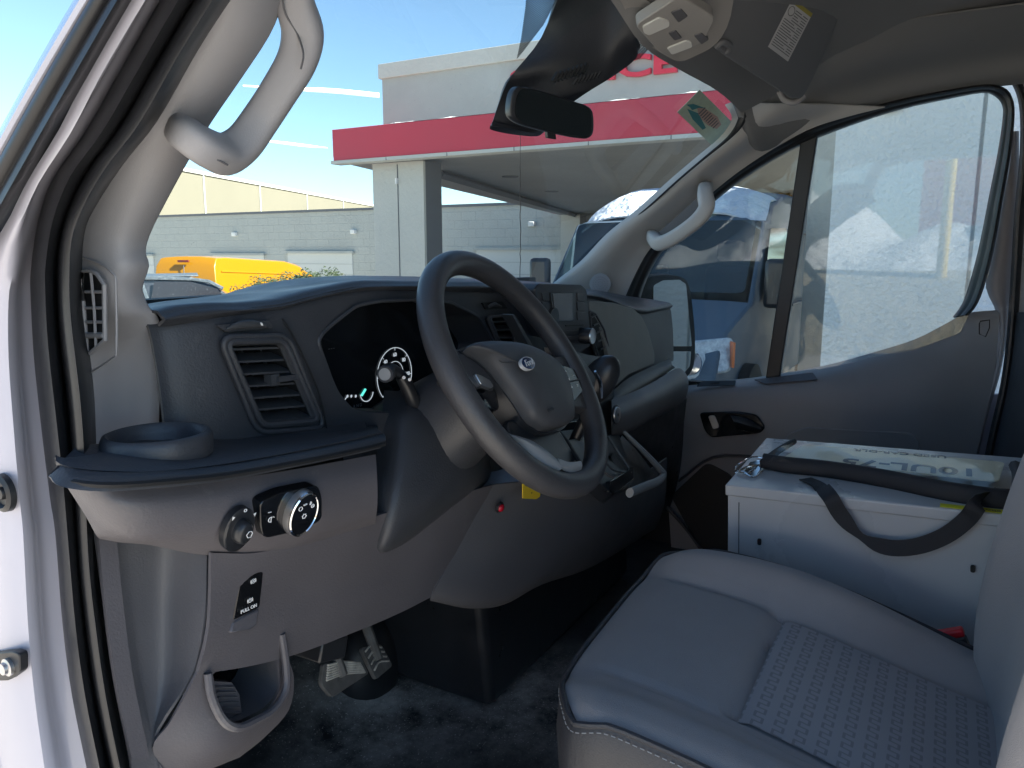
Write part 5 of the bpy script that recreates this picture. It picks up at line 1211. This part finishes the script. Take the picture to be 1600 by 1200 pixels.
#@@OUTSIDE@@
# =====================================================================
# OUTSIDE
# =====================================================================
def gz(x, y):
    d = math.hypot(max(x-3, 0), max(y-3, 0)); return -min(1.4, .055*max(0, d-4)) if d < 60 else -1.4
M['asphalt'] = mat('asphalt', (.42, .39, .35), .9, grain=(60, .6, .01), vary=(.6, .25), dirt=(.35, .52, (.45, .46, .48), .7))
M['uwall'] = mat('weathered_grey_render', (.37, .39, .38), .85, grain=(5, .3, .03), vary=(.9, .08), dirt=(1.6, .60, (.27, .28, .27), .5))
M['snow'] = mat('snow', (.62, .64, .67), .7, grain=(3, .8, .2), vary=(1.5, .06))
M['gwall'] = mat('grey_painted_block', (.40, .42, .40), .85, grain=(9, .5, .05), vary=(.8, .05))
def brickify(m, sx, sz, st):
    n = m.node_tree; L = n.links; b = n.nodes['Principled BSDF']; g = n.nodes.new('ShaderNodeNewGeometry'); s_ = n.nodes.new('ShaderNodeSeparateXYZ'); c = n.nodes.new('ShaderNodeCombineXYZ')
    L.new(g.outputs['Position'], s_.inputs[0]); L.new(s_.outputs['Y'], c.inputs[0]); L.new(s_.outputs['Z'], c.inputs[1])
    t = n.nodes.new('ShaderNodeTexBrick'); t.inputs['Scale'].default_value = 1; t.inputs['Brick Width'].default_value = sx; t.inputs['Row Height'].default_value = sz; t.inputs['Mortar Size'].default_value = .02; t.inputs['Mortar Smooth'].default_value = .6
    t.inputs['Color1'].default_value = (.55, .55, .55, 1); t.inputs['Color2'].default_value = (1, 1, 1, 1); t.inputs['Mortar'].default_value = (0, 0, 0, 1); L.new(c.outputs[0], t.inputs['Vector'])
    bp = n.nodes.new('ShaderNodeBump'); bp.inputs['Distance'].default_value = .05; bp.inputs['Strength'].default_value = st; L.new(t.outputs['Color'], bp.inputs['Height'])
    old = b.inputs['Normal'].links
    if old: L.new(old[0].from_socket, bp.inputs['Normal'])
    L.new(bp.outputs[0], b.inputs['Normal']); return m
brickify(M['gwall'], .8, .4, .55)
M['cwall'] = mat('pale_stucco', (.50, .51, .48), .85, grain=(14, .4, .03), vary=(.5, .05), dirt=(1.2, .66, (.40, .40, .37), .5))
M['rwall'] = mat('light_grey_stucco', (.76, .77, .75), .9, grain=(30, .9, .02), vary=(1.0, .04))
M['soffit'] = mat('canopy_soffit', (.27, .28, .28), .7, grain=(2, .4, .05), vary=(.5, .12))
M['beige'] = mat('beige_cladding', (.15, .14, .105), .8, vary=(.4, .03))
M['redp'] = mat('red_fascia_panel', (.50, .035, .065), .45, vary=(.6, .05))
M['dkcol'] = mat('dark_grey_and_column_shade', (.13, .14, .155), .8, vary=(1, .05))  # dark grey parts, and the shade painted on the column sides
M['yel'] = mat('yellow_van_paint', (.36, .165, .003), .3, coat=.4)
M['bluep'] = mat('blue_grey_van_paint', (.085, .12, .165), .55, spec=.1, vary=(2, .08))
M['suvp'] = mat('dark_car_paint', (.03, .035, .045), .22, coat=.6, dirt=(8, .55, (.4, .42, .45), .5))
M['winp'] = glass('vehicle_glass', (.35, .38, .40), .08); M['wind2'] = glass('van_screen_glass', (.6, .66, .64), .1)
M['leaf'] = mat('dark_evergreen_leaf', (.035, .055, .022), .6, vary=(8, .4)); M['leafg'] = mat('golden_dry_leaf', (.30, .21, .06), .7, vary=(2, .35)); M['bark'] = mat('bark', (.07, .055, .045), .9)
M['tyre'] = mat('tyre_rubber', (.02, .02, .02), .8); M['frost'] = mat('frosted_metal', (.07, .09, .11), .4, vary=(20, .3), dirt=(14, .55, (.3, .33, .36), .5))
gr_ = MB(); GX = [-3000, -400, -60, -20, -8, -3, 0, 3, 5, 7, 9, 12, 16, 20, 25, 31, 40, 60, 400, 3000]; 
gr_.grid([[Vector((x, y, gz(x, y))) for x in GX] for y in GX])
gr_.build('ground', M['asphalt'], kind='structure')

# service building canopy
dd = Vector((.9637, .2664, 0))
sv = empty('service_building', (12, 4, 0), 'grey service building with a red banded drive-through canopy on square columns', 'building')
yL = at(520, 230, 'X', 10.8).y
MB().slab([(10.8, yL, 3.295), (10.8, -4, 3.295), (10.8, -4, 3.835), (10.8, yL, 3.835)], (.28, 0, 0)).build('red_fascia', M['redp'], sv, bevel=.01)
f2 = MB(); e_ = Vector((10.8, yL, 0)); f2.slab([e_+Vector((.0, 0, 3.36)), e_+dd*21+Vector((0, 0, 3.36)), e_+dd*21+Vector((0, 0, 3.835)), e_+Vector((0, 0, 3.835))], (.07, -.27, 0)); f2.build('side_fascia', M['redp'], sv)
tr2 = MB(); tr2.box((10.86, (yL-4)/2, 3.262), (.26, yL+4, .055)); 
for y in [yL-1.25*k for k in range(1, 11)]: tr2.box((10.727, y, 3.262), (.006, .015, .06), None, 1)
tr2.build('white_drip_edge', [M['cwall'], M['dkcol']], sv)
sn = MB(); rows = []
for k in range(60):
    y = 8.5-6.5*k/59; h_ = .008+.012*max(0, math.sin(k*.7)+math.sin(k*1.9)*.5); rows.append([Vector((10.80, y, 3.838)), Vector((10.86, y, 3.838+h_)), Vector((11.05, y, 3.838))])
sn.grid(rows); sn.build('snow_edge', M['snow'], sv)
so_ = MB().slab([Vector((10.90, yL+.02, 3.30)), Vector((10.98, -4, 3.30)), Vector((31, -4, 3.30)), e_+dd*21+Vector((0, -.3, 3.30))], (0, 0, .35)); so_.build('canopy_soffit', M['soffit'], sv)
for (px, py) in ((797, 276), (862, 299)): 
    p = at(px, py, 'Z', 3.29); MB().lathe((p.x, p.y, 3.296), -Z_, [(.18, 0), (.17, .02), (.0001, .02)], 20).build('soffit_light', M['dkcol'], sv)
a = at(688, 272, 'Z', 3.22); b = at(905, 338, 'Z', 3.22); MB().tube([a, b], .085, 4, up=Z_).build('canopy_beam', M['dkcol'], sv)
y1, y0 = at(583, 300, 'X', 11.1).y, at(662, 300, 'X', 11.1).y; x1 = at(690, 300, 'Y', y0).x
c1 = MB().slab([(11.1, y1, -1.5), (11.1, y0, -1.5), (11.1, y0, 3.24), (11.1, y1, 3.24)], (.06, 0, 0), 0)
c1.slab([(11.165, y1, -1.5), (11.165, y0, -1.5), (11.165, y0, 3.24), (11.165, y1, 3.24)], (x1-11.165, 0, 0), 1)  # darker body carries the canopy shade in its colour
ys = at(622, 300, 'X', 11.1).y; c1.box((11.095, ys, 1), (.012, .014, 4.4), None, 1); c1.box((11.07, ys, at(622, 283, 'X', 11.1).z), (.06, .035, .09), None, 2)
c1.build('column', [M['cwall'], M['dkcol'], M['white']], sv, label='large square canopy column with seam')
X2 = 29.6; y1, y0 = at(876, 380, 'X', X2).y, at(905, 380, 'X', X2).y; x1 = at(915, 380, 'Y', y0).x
c2 = MB().slab([(X2, y1, -1.5), (X2, y0, -1.5), (X2, y0, 3.24), (X2, y1, 3.24)], (.06, 0, 0), 0); c2.slab([(X2+.065, y1, -1.5), (X2+.065, y0, -1.5), (X2+.065, y0, 3.24), (X2+.065, y1, 3.24)], (max(.5, x1-X2), 0, 0), 1); c2.build('column', [M['cwall'], M['dkcol']], sv)  # far column, its shaded side likewise coloured darker
MB().slab([(30.7, y0+.5, -1.5), (30.7, 2, -1.5), (30.7, 2, 3.28), (30.7, y0+.5, 3.28)], (.3, 0, 0)).build('rear_wall', M['cwall'], sv)
# wall above the canopy
XW = 12.2; a = at(597, 124, 'X', XW); t_ = at(598, 101, 'X', XW); 
MB().box((XW+1.5, (a.y-3)/2, (3.3+a.z)/2+.15), (3, a.y+3, a.z-3.3-.3)).build('upper_wall', M['uwall'], sv)
MB().box((XW+1.5-.03, (a.y-3)/2, (a.z+t_.z)/2), (3.08, a.y+3.08, t_.z-a.z)).build('parapet', M['cwall'], sv, bevel=.01)
# red raised letters
lt = MB(); lt.text('SERVICE', (0, 0, 0), (1, 0, 0), (0, 1, 0), 1, bold=.03, ext=.04)
xs_ = [v.x for v in lt.v]; ys_ = [v.y for v in lt.v]; xa, xb, ya, yb = min(xs_), max(xs_), min(ys_), max(ys_)
Yl, Yr = at(796, 105, 'X', XW-.1).y, at(1057, 100, 'X', XW-.1).y; zb_, zt_ = at(1040, 114, 'X', XW-.1).z, at(1040, 78, 'X', XW-.1).z
lt.v = [Vector((XW-.055-v.z*.9, Yl+(Yr-Yl)*(v.x-xa)/(xb-xa), zb_+(zt_-zb_)*(v.y-ya)/(yb-ya))) for v in lt.v]
lt.build('sign_letters', mat('red_sign_letters', (.62, .02, .05), .4), sv, label='red raised letters reading SERVICE')

# grey block building with garage doors
gb = empty('garage_building', (31, 25, 0), 'long low grey block building with pale garage doors behind the canopy', 'building')
XG = 31.2; zt = at(583, 328, 'X', XG).z
MB().box((XG+5, 33.5, zt/2-.8), (10, 42, zt+1.6)).build('wall', M['gwall'], gb)
MB().box((XG+5, 33.5, zt+.06), (10.2, 42.2, .12)).build('roof_cap', M['dkcol'], gb)
for (pa, pb, pt) in ((450, 551, 396), (745, 879, 391), (160, 240, 400), (333, 413, 399)):
    ya, yb = at(pa, pt, 'X', XG).y, at(pb, pt, 'X', XG).y; z1 = at(pa, pt, 'X', XG).z
    d_ = MB(); d_.box((XG-.01, (ya+yb)/2, (z1-1.4)/2), (.06, abs(ya-yb), z1+1.4), None, 0)
    d_.box((XG-.08, (ya+yb)/2, z1+.06), (.2, abs(ya-yb)+.3, .12), None, 1)
    for k in range(1, 5): d_.box((XG-.043, (ya+yb)/2, z1-k*.55), (.01, abs(ya-yb), .03), None, 1)
    d_.build('garage_door', [mat('pale_door_paint', (.55, .57, .55), .6), M['gwall']], gb)
for (px, py) in ((552, 362), (831, 350), (366, 366)):
    MB().box(at(px, py, 'X', XG-.1), (.2, .3, .22)).build('wall_lamp', M['rwall'], gb, bevel=.03)
# beige hall far behind
bh = empty('beige_hall', (60, 60, 0), 'tall pale yellow metal hall far behind the grey building', 'building')
A_ = at(600, 326, 'D', 118); B_ = at(240, 248, 'D', 60); A_.z = B_.z = (A_.z+B_.z)/2
dn = (A_-B_).normalized(); nn = Vector((-dn.y, dn.x, 0))
if nn.y < 0: nn = -nn
w_ = MB(); w_.slab([B_, A_, Vector((A_.x, A_.y, -2)), Vector((B_.x, B_.y, -2))], nn*20, 0); w_.build('wall', M['beige'], bh)
w_ = MB(); 
for t in (.12, .30, .5, .7): 
    p = B_.lerp(A_, t); w_.box(p-nn*.03-Z_*4, (.16, .1, 8), None, 0)
w_.build('downpipe', M['soffit'], bh); MB().slab([B_-nn*.15+Z_*.02, A_-nn*.15+Z_*.02, A_-nn*.15-Z_*.25, B_-nn*.15-Z_*.25], nn*.1).build('roof_edge', M['cwall'], bh)

# near light grey wall seen through the passenger window
ww = empty('stucco_wall', (6, -2, 0), 'close light grey stucco wall with a vertical groove outside the passenger window', 'wall')
yw = at(1300, 300, 'X', 6).y
mb_ = MB(); yg = at(1537, 200, 'X', 6).y
mb_.box((6.6, (yw+yg)/2+.008, 1.6), (1.2, yw-yg-.016, 4.4)); mb_.box((6.6, yg-3, 1.6), (1.2, 6-.016, 4.4)); mb_.box((6.62, yg, 1.6), (1.16, .05, 4.38), None)
mb_.build('wall_panel', M['rwall'], ww)
MB().box((8.6, -11, 4.3), (11.4, 8, 9)).build('unseen_sun_block', M['rwall'], ww)  # unseen block added to keep the sun off the passenger side
MB().slab(PX(5.96, (1335, 150), (1408, 140), (1412, 168), (1398, 174), (1335, 180)), (.03, 0, 0)).build('white_sign', M['white'], ww, bevel=.004)
MB().lathe(at(1407, 168, 'X', 5.95), -X_, [(.008, 0), (.0001, .004)], 12).build('screw', M['dkcol'], ww)
pc_ = MB().box((8.0, at(1292, 300, 'X', 8).y, 1.6), (.3, .28, 4.6)); o_ = pc_.build('square_post', M['cwall']); o_['label'] = 'pale square post just left of the stucco wall'; o_['category'] = 'post'

# generic boxy van, local x forward, y left
def van_mesh(root, H, paint, L=5.6, W=2.02, snow=False, frontal=False, rot=None, pitch=0):
    Rm = Matrix.Translation(root.location) @ Matrix.Rotation(rot, 4, 'Z') @ Matrix.Rotation(pitch, 4, 'Y')
    def T(mb): mb.v = [Rm @ v for v in mb.v]; return mb
    h = W/2
    # side profile (x, z) from rear bottom, rear at x=0
    prof_ = [(0, .45), (0, 1.3), (.04, H-.25), (.16, H-.03), (.5, H), (3.0, H), (3.75, H-.03), (4.05, H-.20), (4.32, 1.98), (4.92, 1.28), (5.55, 1.08), (5.78, .92), (5.88, .72), (5.86, .42)]
    sc = L/5.6
    def hw(z): return h*(1-.10*sm01((z-1.1)/(H-1.1))*1.0)-(.03 if z > H-.1 else 0)
    rowsv = []
    for (x, z) in prof_:
        nose = h*(.10 if x > 5.4 else .03 if x > 4.6 else 0); w0 = hw(z)-nose
        rowsv.append([Vector((x*sc-(.10 if x > 5 else 0)*abs(t)**3, t*w0, z-((.16 if x > 3.2 else .05) if z > H-.3 else .02)*abs(t)**4)) for t in (-1, -.97, -.8, -.4, 0, .4, .8, .97, 1)])
    body = MB().surf(rowsv, 1, 1)
    if frontal:
        nq = 8; body.f = [f for i, f in enumerate(body.f) if not (8 <= i//nq < 9 and 1 <= i % nq <= 6)]; body.m = [0]*len(body.f)
    for s_ in (0, -1):
        side = [r[s_] for r in rowsv]; body.add(side, [list(range(len(side)))])
    T(body).build('body', paint, root, bevel=.02, ang=30)
    # screen, side windows
    def sq_(pts, name, m, off=.012, par=root):
        P = [Vector(p) for p in pts]; n0 = (P[1]-P[0]).cross(P[2]-P[0]).normalized(); c = sum(P, Vector())/len(P)
        if n0.dot(c-Vector((2.8*sc, 0, 1.2))) < 0: n0 = -n0
        return T(MB().slab([p+n0*off for p in rnd(P, .06, 3)], n0*-.01)).build(name, m, par)
    k_ = .86*h
    blk = M['piano']
    if frontal: blk = M['wind2']
    sq_([(4.36*sc, -k_, 1.96), (4.36*sc, k_, 1.96), (4.88*sc, k_*1.04, 1.33), (4.88*sc, -k_*1.04, 1.33)], 'windscreen', blk, .02)
    blk = M['piano']
    if frontal:
        T(MB().box((3.1*sc, 0, 1.4), (.04, W*.8, 1.5))).build('cab_daylight_wall', M['glove'], root)  # pale wall added in place of light through the far windows
        T(MB().box((4.75*sc, 0, 1.16), (.5, W*.8, .14))).build('dashboard', M['black'], root, bevel=.05)
        for s_ in (-.45, .45):
            T(MB().box((3.55*sc, s_, 1.25), (.16, .5, .6))).build('seat_back', M['seatside'], root, bevel=.06); T(MB().box((3.55*sc, s_, 1.70), (.12, .28, .2))).build('headrest', M['black'], root, bevel=.05)
    for s_ in (-1, 1):
        y_ = lambda z: s_*hw(z)
        sq_([(3.35*sc, y_(1.9), 1.92), (4.15*sc, y_(1.9), 1.90), (4.62*sc, y_(1.35), 1.38), (4.5*sc, y_(1.25), 1.25), (3.35*sc, y_(1.25), 1.25)], 'side_window', blk)
        for xx in (1.0, 4.75):
            T(MB().lathe((xx*sc, s_*(h-.10), .36), (0, s_, 0), [(.36, -.12), (.36, .09), (.30, .11), (.20, .08), (.0001, .08)], 28)).build('wheel', [M['tyre']], root)
        T(MB().slab(rnd([Vector((5.66*sc, s_*h*.58, .98)), Vector((5.44*sc, s_*h*.95, 1.02)), Vector((5.52*sc, s_*h*.97, .76)), Vector((5.84*sc, s_*h*.60, .68)), Vector((5.84*sc, s_*h*.48, .80))], .05), (.10, s_*.02, .01))).build('headlight', M['lampg'], root, bevel=.02)
        T(MB().box((4.72*sc, s_*(h+.13), 1.42), (.10, .22, .42))).build('mirror', M['black'], root, bevel=.04)
        T(MB().tube([(.12, s_*h*.985, .8), (.12, s_*h*.985, 1.1)], .03, 6)).build('tail_lamp', M['redp'], root)
        for z_ in (1.15, H-.42):
            T(MB().tube([(.3, s_*hw(z_)*1.0, z_), (3.2*sc, s_*hw(z_)*1.0, z_)], .018, 6)).build('side_rib', paint, root)
    T(MB().box((-.004, 0, H-.16), (.05, .34, .06))).build('brake_lamp', M['dkred'], root, bevel=.01)
    for s_ in (-1, 1): T(MB().box((-.004, s_*.42, 1.42), (.02, .66, .4))).build('rear_window', blk, root, bevel=.02)
    T(MB().box((0, 0, 1.3), (.012, .02, 1.6))).build('door_gap', M['dkcol'], root)
    T(MB().box((5.82*sc, 0, .72), (.10, 1.15, .22))).build('grille', M['black'], root, bevel=.03)
    T(MB().box((5.80*sc, 0, .42), (.22, W*.93, .26))).build('bumper', M['tyre'], root, bevel=.06)
    T(MB().box((5.90*sc, 0, .46), (.02, .32, .16))).build('number_plate', M['white'], root)
    return T, hw
M['mirblk'] = mat('matt_mirror_black', (.004, .005, .006), .7, spec=.12)
M['lampg'] = mat('headlamp_glass', (.45, .48, .5), .08, coat=1, vary=(25, .3)); M['dkred'] = mat('dark_red_lamp', (.12, .01, .01), .3)
pos = at(330, 394, 'D', 20); pos.z = gz(pos.x, pos.y)
ang = math.atan2(.24, .97)
# corner (rear right) sits at pos: shift the origin to the rear centre
orig = pos+Vector((-math.sin(ang), math.cos(ang), 0))*.95
yv = empty('yellow_van', (orig.x, orig.y, pos.z), 'bright yellow high roof van seen from behind beyond the bush', 'van')
van_mesh(yv, 1.62-pos.z, M['yel'], L=6.5, rot=ang, pitch=R_(2.6))
bv = empty('blue_van', (6.0+5.5, 2.42, 0), 'blue grey van with snow on its roof front, facing us outside the passenger window', 'van')
bT, bhw = van_mesh(bv, 2.32, M['bluep'], L=5.5, rot=math.pi, frontal=True)
# the pale wall behind its screen stands in for daylight, snow lies on the roof brow
rsn = []
for x, z in ((3.3, 2.325), (3.75, 2.30), (4.0, 2.20), (4.14, 2.10), (4.24, 2.03)): rsn.append([Vector((x*5.5/5.6+.012, t*bhw(z)*.97, z+.012-.16*abs(t)**4+.010*math.sin(t*9+x*5))) for t in [-1+i/8 for i in range(17)]])
bT(MB().surf(rsn, 1, 3)).build('roof_snow', mat('thin_snow', (.55, .60, .68), .7, grain=(8, .6, .1), dirt=(5, .56, (.18, .24, .34), .8)), bv, solid=.018, soff=1)
ds = MB()
for k in range(9): ds.tube([(5.02*.98, -.25-.055*k, 1.272-.0*k), (4.93*.98, -.27-.055*k, 1.30)], .010, 4)
bT(ds).build('scuttle_grille', M['black'], bv)
for s_ in (-1, 1): bT(MB().lathe((5.84*.98, s_*.72, .84), (1, s_*.35, .1), [(.10, 0), (.09, .02), (.0001, .03)], 20)).build('lamp_reflector', M['chrome'], bv); bT(MB().box((5.60*.98, s_*.985, .90), (.14, .02, .2), Matrix.Rotation(.5*s_, 3, 'Z'))).build('amber_marker', mat('amber_lens', (.6, .16, .05), .3), bv, bevel=.008)
bT(MB().box((4.86, .25, 1.39), (.02, .14, .06))).build('paper_tag', M['label'], bv)

# dark SUV
vdir = Vector((.614, .789, 0)); rdir = Vector((.789, -.614, 0))
sp0 = at(396, 462, 'D', 11.6); sz = gz(sp0.x, sp0.y)
suv = empty('dark_suv', (sp0.x, sp0.y, sz), 'dark frosted car with silver roof, partly hidden by the driver side pillar', 'car')
Rm = Matrix.Translation((sp0.x, sp0.y, sz)) @ Matrix(((-rdir.x, vdir.x, 0, 0), (-rdir.y, vdir.y, 0, 0), (0, 0, 1, 0), (0, 0, 0, 1)))
def T2(mb): mb.v = [Rm @ v for v in mb.v]; return mb
H2 = at(300, 428, 'D', 12.2).z-sz
pr_ = [(0, .35), (-.02, .7), (.02, 1.02), (.55, H2-.12), (.9, H2-.02), (1.8, H2), (2.6, H2-.03), (3.4, H2-.55), (4.4, .92), (4.62, .7), (4.6, .35)]
rv = [[Vector((x, y*(1-(.18 if z > 1.05 else 0)), z-(.03*abs(y) if z > 1.2 else 0))) for y in (-.92, -.88, -.4, .4, .88, .92)] for x, z in pr_]
b2 = MB().surf(rv, 1, 1)
for s_ in (0, -1): b2.add([r[s_] for r in rv], [list(range(len(rv)))])
b2.v = [v+Vector((0, .92, 0)) for v in b2.v]; T2(b2).build('body', M['suvp'], suv, bevel=.03)
T2(MB().slab([(.75, .16, H2+.004), (2.55, .16, H2-.02), (2.55, 1.68, H2-.02), (.75, 1.68, H2+.004)], (0, 0, -.02))).build('roof_panel', M['frost'], suv, bevel=.006)
T2(MB().tube([(.42, .10, H2-.20), (.85, .13, H2-.055), (2.55, .13, H2-.07), (3.2, .09, H2-.42)], .028, 6, sm=3)).build('roof_rail', M['frost'], suv)
for P_ in ([(.50, H2-.20), (.86, H2-.09), (1.35, H2-.08), (1.45, 1.06), (.30, 1.06)], [(1.50, H2-.08), (2.5, H2-.11), (3.15, 1.10), (1.60, 1.06)]):
    T2(MB().slab([Vector((x, .045+.0*z if z < 1.1 else .075, z)) for x, z in P_], (0, .02, 0))).build('side_window', mat('frosty_dark_glass', (.02, .02, .025), .1, dirt=(28, .60, (.25, .27, .3), .7)), suv)
T2(MB().tube([(1.42, .06, 1.06), (1.52, .085, H2-.09)], .03, 6)).build('window_pillar', M['frost'], suv)
for xx in (.9, 3.75): T2(MB().lathe((xx, .1, .34), (0, -1, 0), [(.34, -.1), (.34, .08), (.26, .10), (.0001, .09)], 24)).build('wheel', M['tyre'], suv)
T2(MB().box((-.01, .3, .85), (.05, .3, .12))).build('tail_lamp', M['dkred'], suv, bevel=.02)

# foliage
def leaves(mb, c, rx, ry, rz, n, s, mi=0):
    for _ in range(n):
        while 1:
            p = Vector((random.uniform(-1, 1), random.uniform(-1, 1), random.uniform(-1, 1)))
            if .35 < p.length < 1: break
        k = 1+.25*math.sin(p.x*7+p.z*5)*math.sin(p.y*6)
        q = Vector(c)+Vector((p.x*rx*k, p.y*ry*k, p.z*rz*k)); a = Vector((random.gauss(0, 1), random.gauss(0, 1), random.gauss(0, 1))).normalized(); b = a.orthogonal().normalized(); s2 = s*random.uniform(.6, 1.3)
        mb.add([q-a*s2, q+b*s2*.45, q+a*s2, q-b*s2*.45], [[0, 1, 2, 3]], mi)
def shrub(name, c, rx, ry, rz, n, s, m, label, cat='bush', group=None):
    c = Vector(c); g0_ = gz(c.x, c.y); r = empty(name, (c.x, c.y, g0_), label, cat, group)
    mb = MB(); leaves(mb, c, rx, ry, rz, n, s)
    mb.build('foliage', m, r, recalc=False)
    st2 = MB(); 
    for k in range(6):
        a = k*1.05; st2.tube([(c.x, c.y, g0_), c+Vector((rx*.3*math.cos(a), ry*.3*math.sin(a), 0)), c+Vector((rx*.6*math.cos(a), ry*.6*math.sin(a), rz*.6))], [.03, .02, .006], 5, sm=3)
    st2.build('stem', M['bark'], r)
for i, (px, py, D, r) in enumerate(((440, 448, 10.5, .62), (505, 438, 11.0, .5))):
    p = at(px, py+16, 'D', D); shrub('evergreen_bush', (p.x, p.y, p.z), r, r, .30, 5200, .024, M['leaf'], ['dark green bush in front of the yellow van', 'smaller dark green bush beside the canopy column'][i], group='bushes by the parking bays')
for i, (x, y, z, r) in enumerate(((24, 4.1, 2.6, 2.2), (25.5, .5, 2.2, 2.4))):
    shrub('golden_hedge', (x, y, z-.4), r, r, 2.4, 2600, .16, M['leafg'], ['golden brown hedge behind the blue van', 'golden brown hedge behind the stucco wall'][i], 'hedge', 'golden hedges behind the blue van')
fe = empty('white_railing', (17, 3.0, 0), 'white rail fence seen between the blue van and the pale post', 'fence')
for y in (3.9, 3.2, 2.5, 1.8): MB().box((17, y, .55), (.07, .07, 1.3)).build('post', M['white'], fe)
for z in (.45, .8, 1.15): MB().box((17.05, 2.9, z), (.04, 2.4, .06)).build('rail', M['white'], fe)
# left of the van: what its passenger window mirrors
emb = MB().grid([[Vector((x, y, z)) for x, z in ((-9, -.01), (-10.2, .75), (-11.6, 1.35), (-40, 1.5))] for y in (-14, -9, -4, 0, 4, 9, 14)])
emb.build('grass_verge', mat('dry_verge_grass', (.33, .28, .19), .95, grain=(6, .8, .1), vary=(1.2, .25)), kind='structure')
sbk = MB(); rows = []
for j in range(40):
    y = -9+17*j/39; rows.append([Vector((-11.8-1.3*k+.3*math.sin(j*.9+k), y, 1.30+(0, .6, 1.2, 1.6, 1.4, 0)[k]*(.8+.3*math.sin(j*.5)+.15*math.sin(j*1.7+k)))) for k in range(6)])
o_ = sbk.surf(rows, 2, 2).build('snow_bank', M['snow']); o_['label'] = 'ploughed snow bank mirrored in the passenger window'; o_['category'] = 'snow bank'
rbn = empty('red_barn', (-27, 0, 0), 'red building mirrored in the passenger window', 'building')
MB().box((-34, -3, 4.8), (8, 8.5, 7)).build('wall', mat('red_wall_paint', (.55, .07, .06), .8, vary=(1, .1)), rbn)
MB().box((-29.97, -3, 2.8), (.06, 3, 2.8)).build('door', M['cwall'], rbn); MB().box((-34, -3, 8.4), (8.4, 9, .2)).build('roof', M['snow'], rbn)
bo_ = MB().lathe((-11.4, .15, 1.2), Z_, [(.09, -.02), (.09, 2.3), (.07, 2.38), (.0001, 2.4)], 20).build('yellow_bollard', M['yellow']); bo_['label'] = 'tall yellow bollard mirrored in the passenger window'; bo_['category'] = 'bollard'
# open driver door, swung forward
# contrails
for i, (pts_, r_) in enumerate(((((380, 134), (440, 138), (520, 142), (592, 149)), (3, 6, 9, 9)), (((402, 219), (440, 223), (480, 228), (512, 231)), (2, 5, 5, 1)))):
    o_ = MB().tube([at(a, b, 'D', 3000) for a, b in pts_], [q_*1.0 for q_ in r_], 8, sm=5).build('contrail', mat('cloud_white', (.9, .9, .9), 1), kind='structure')
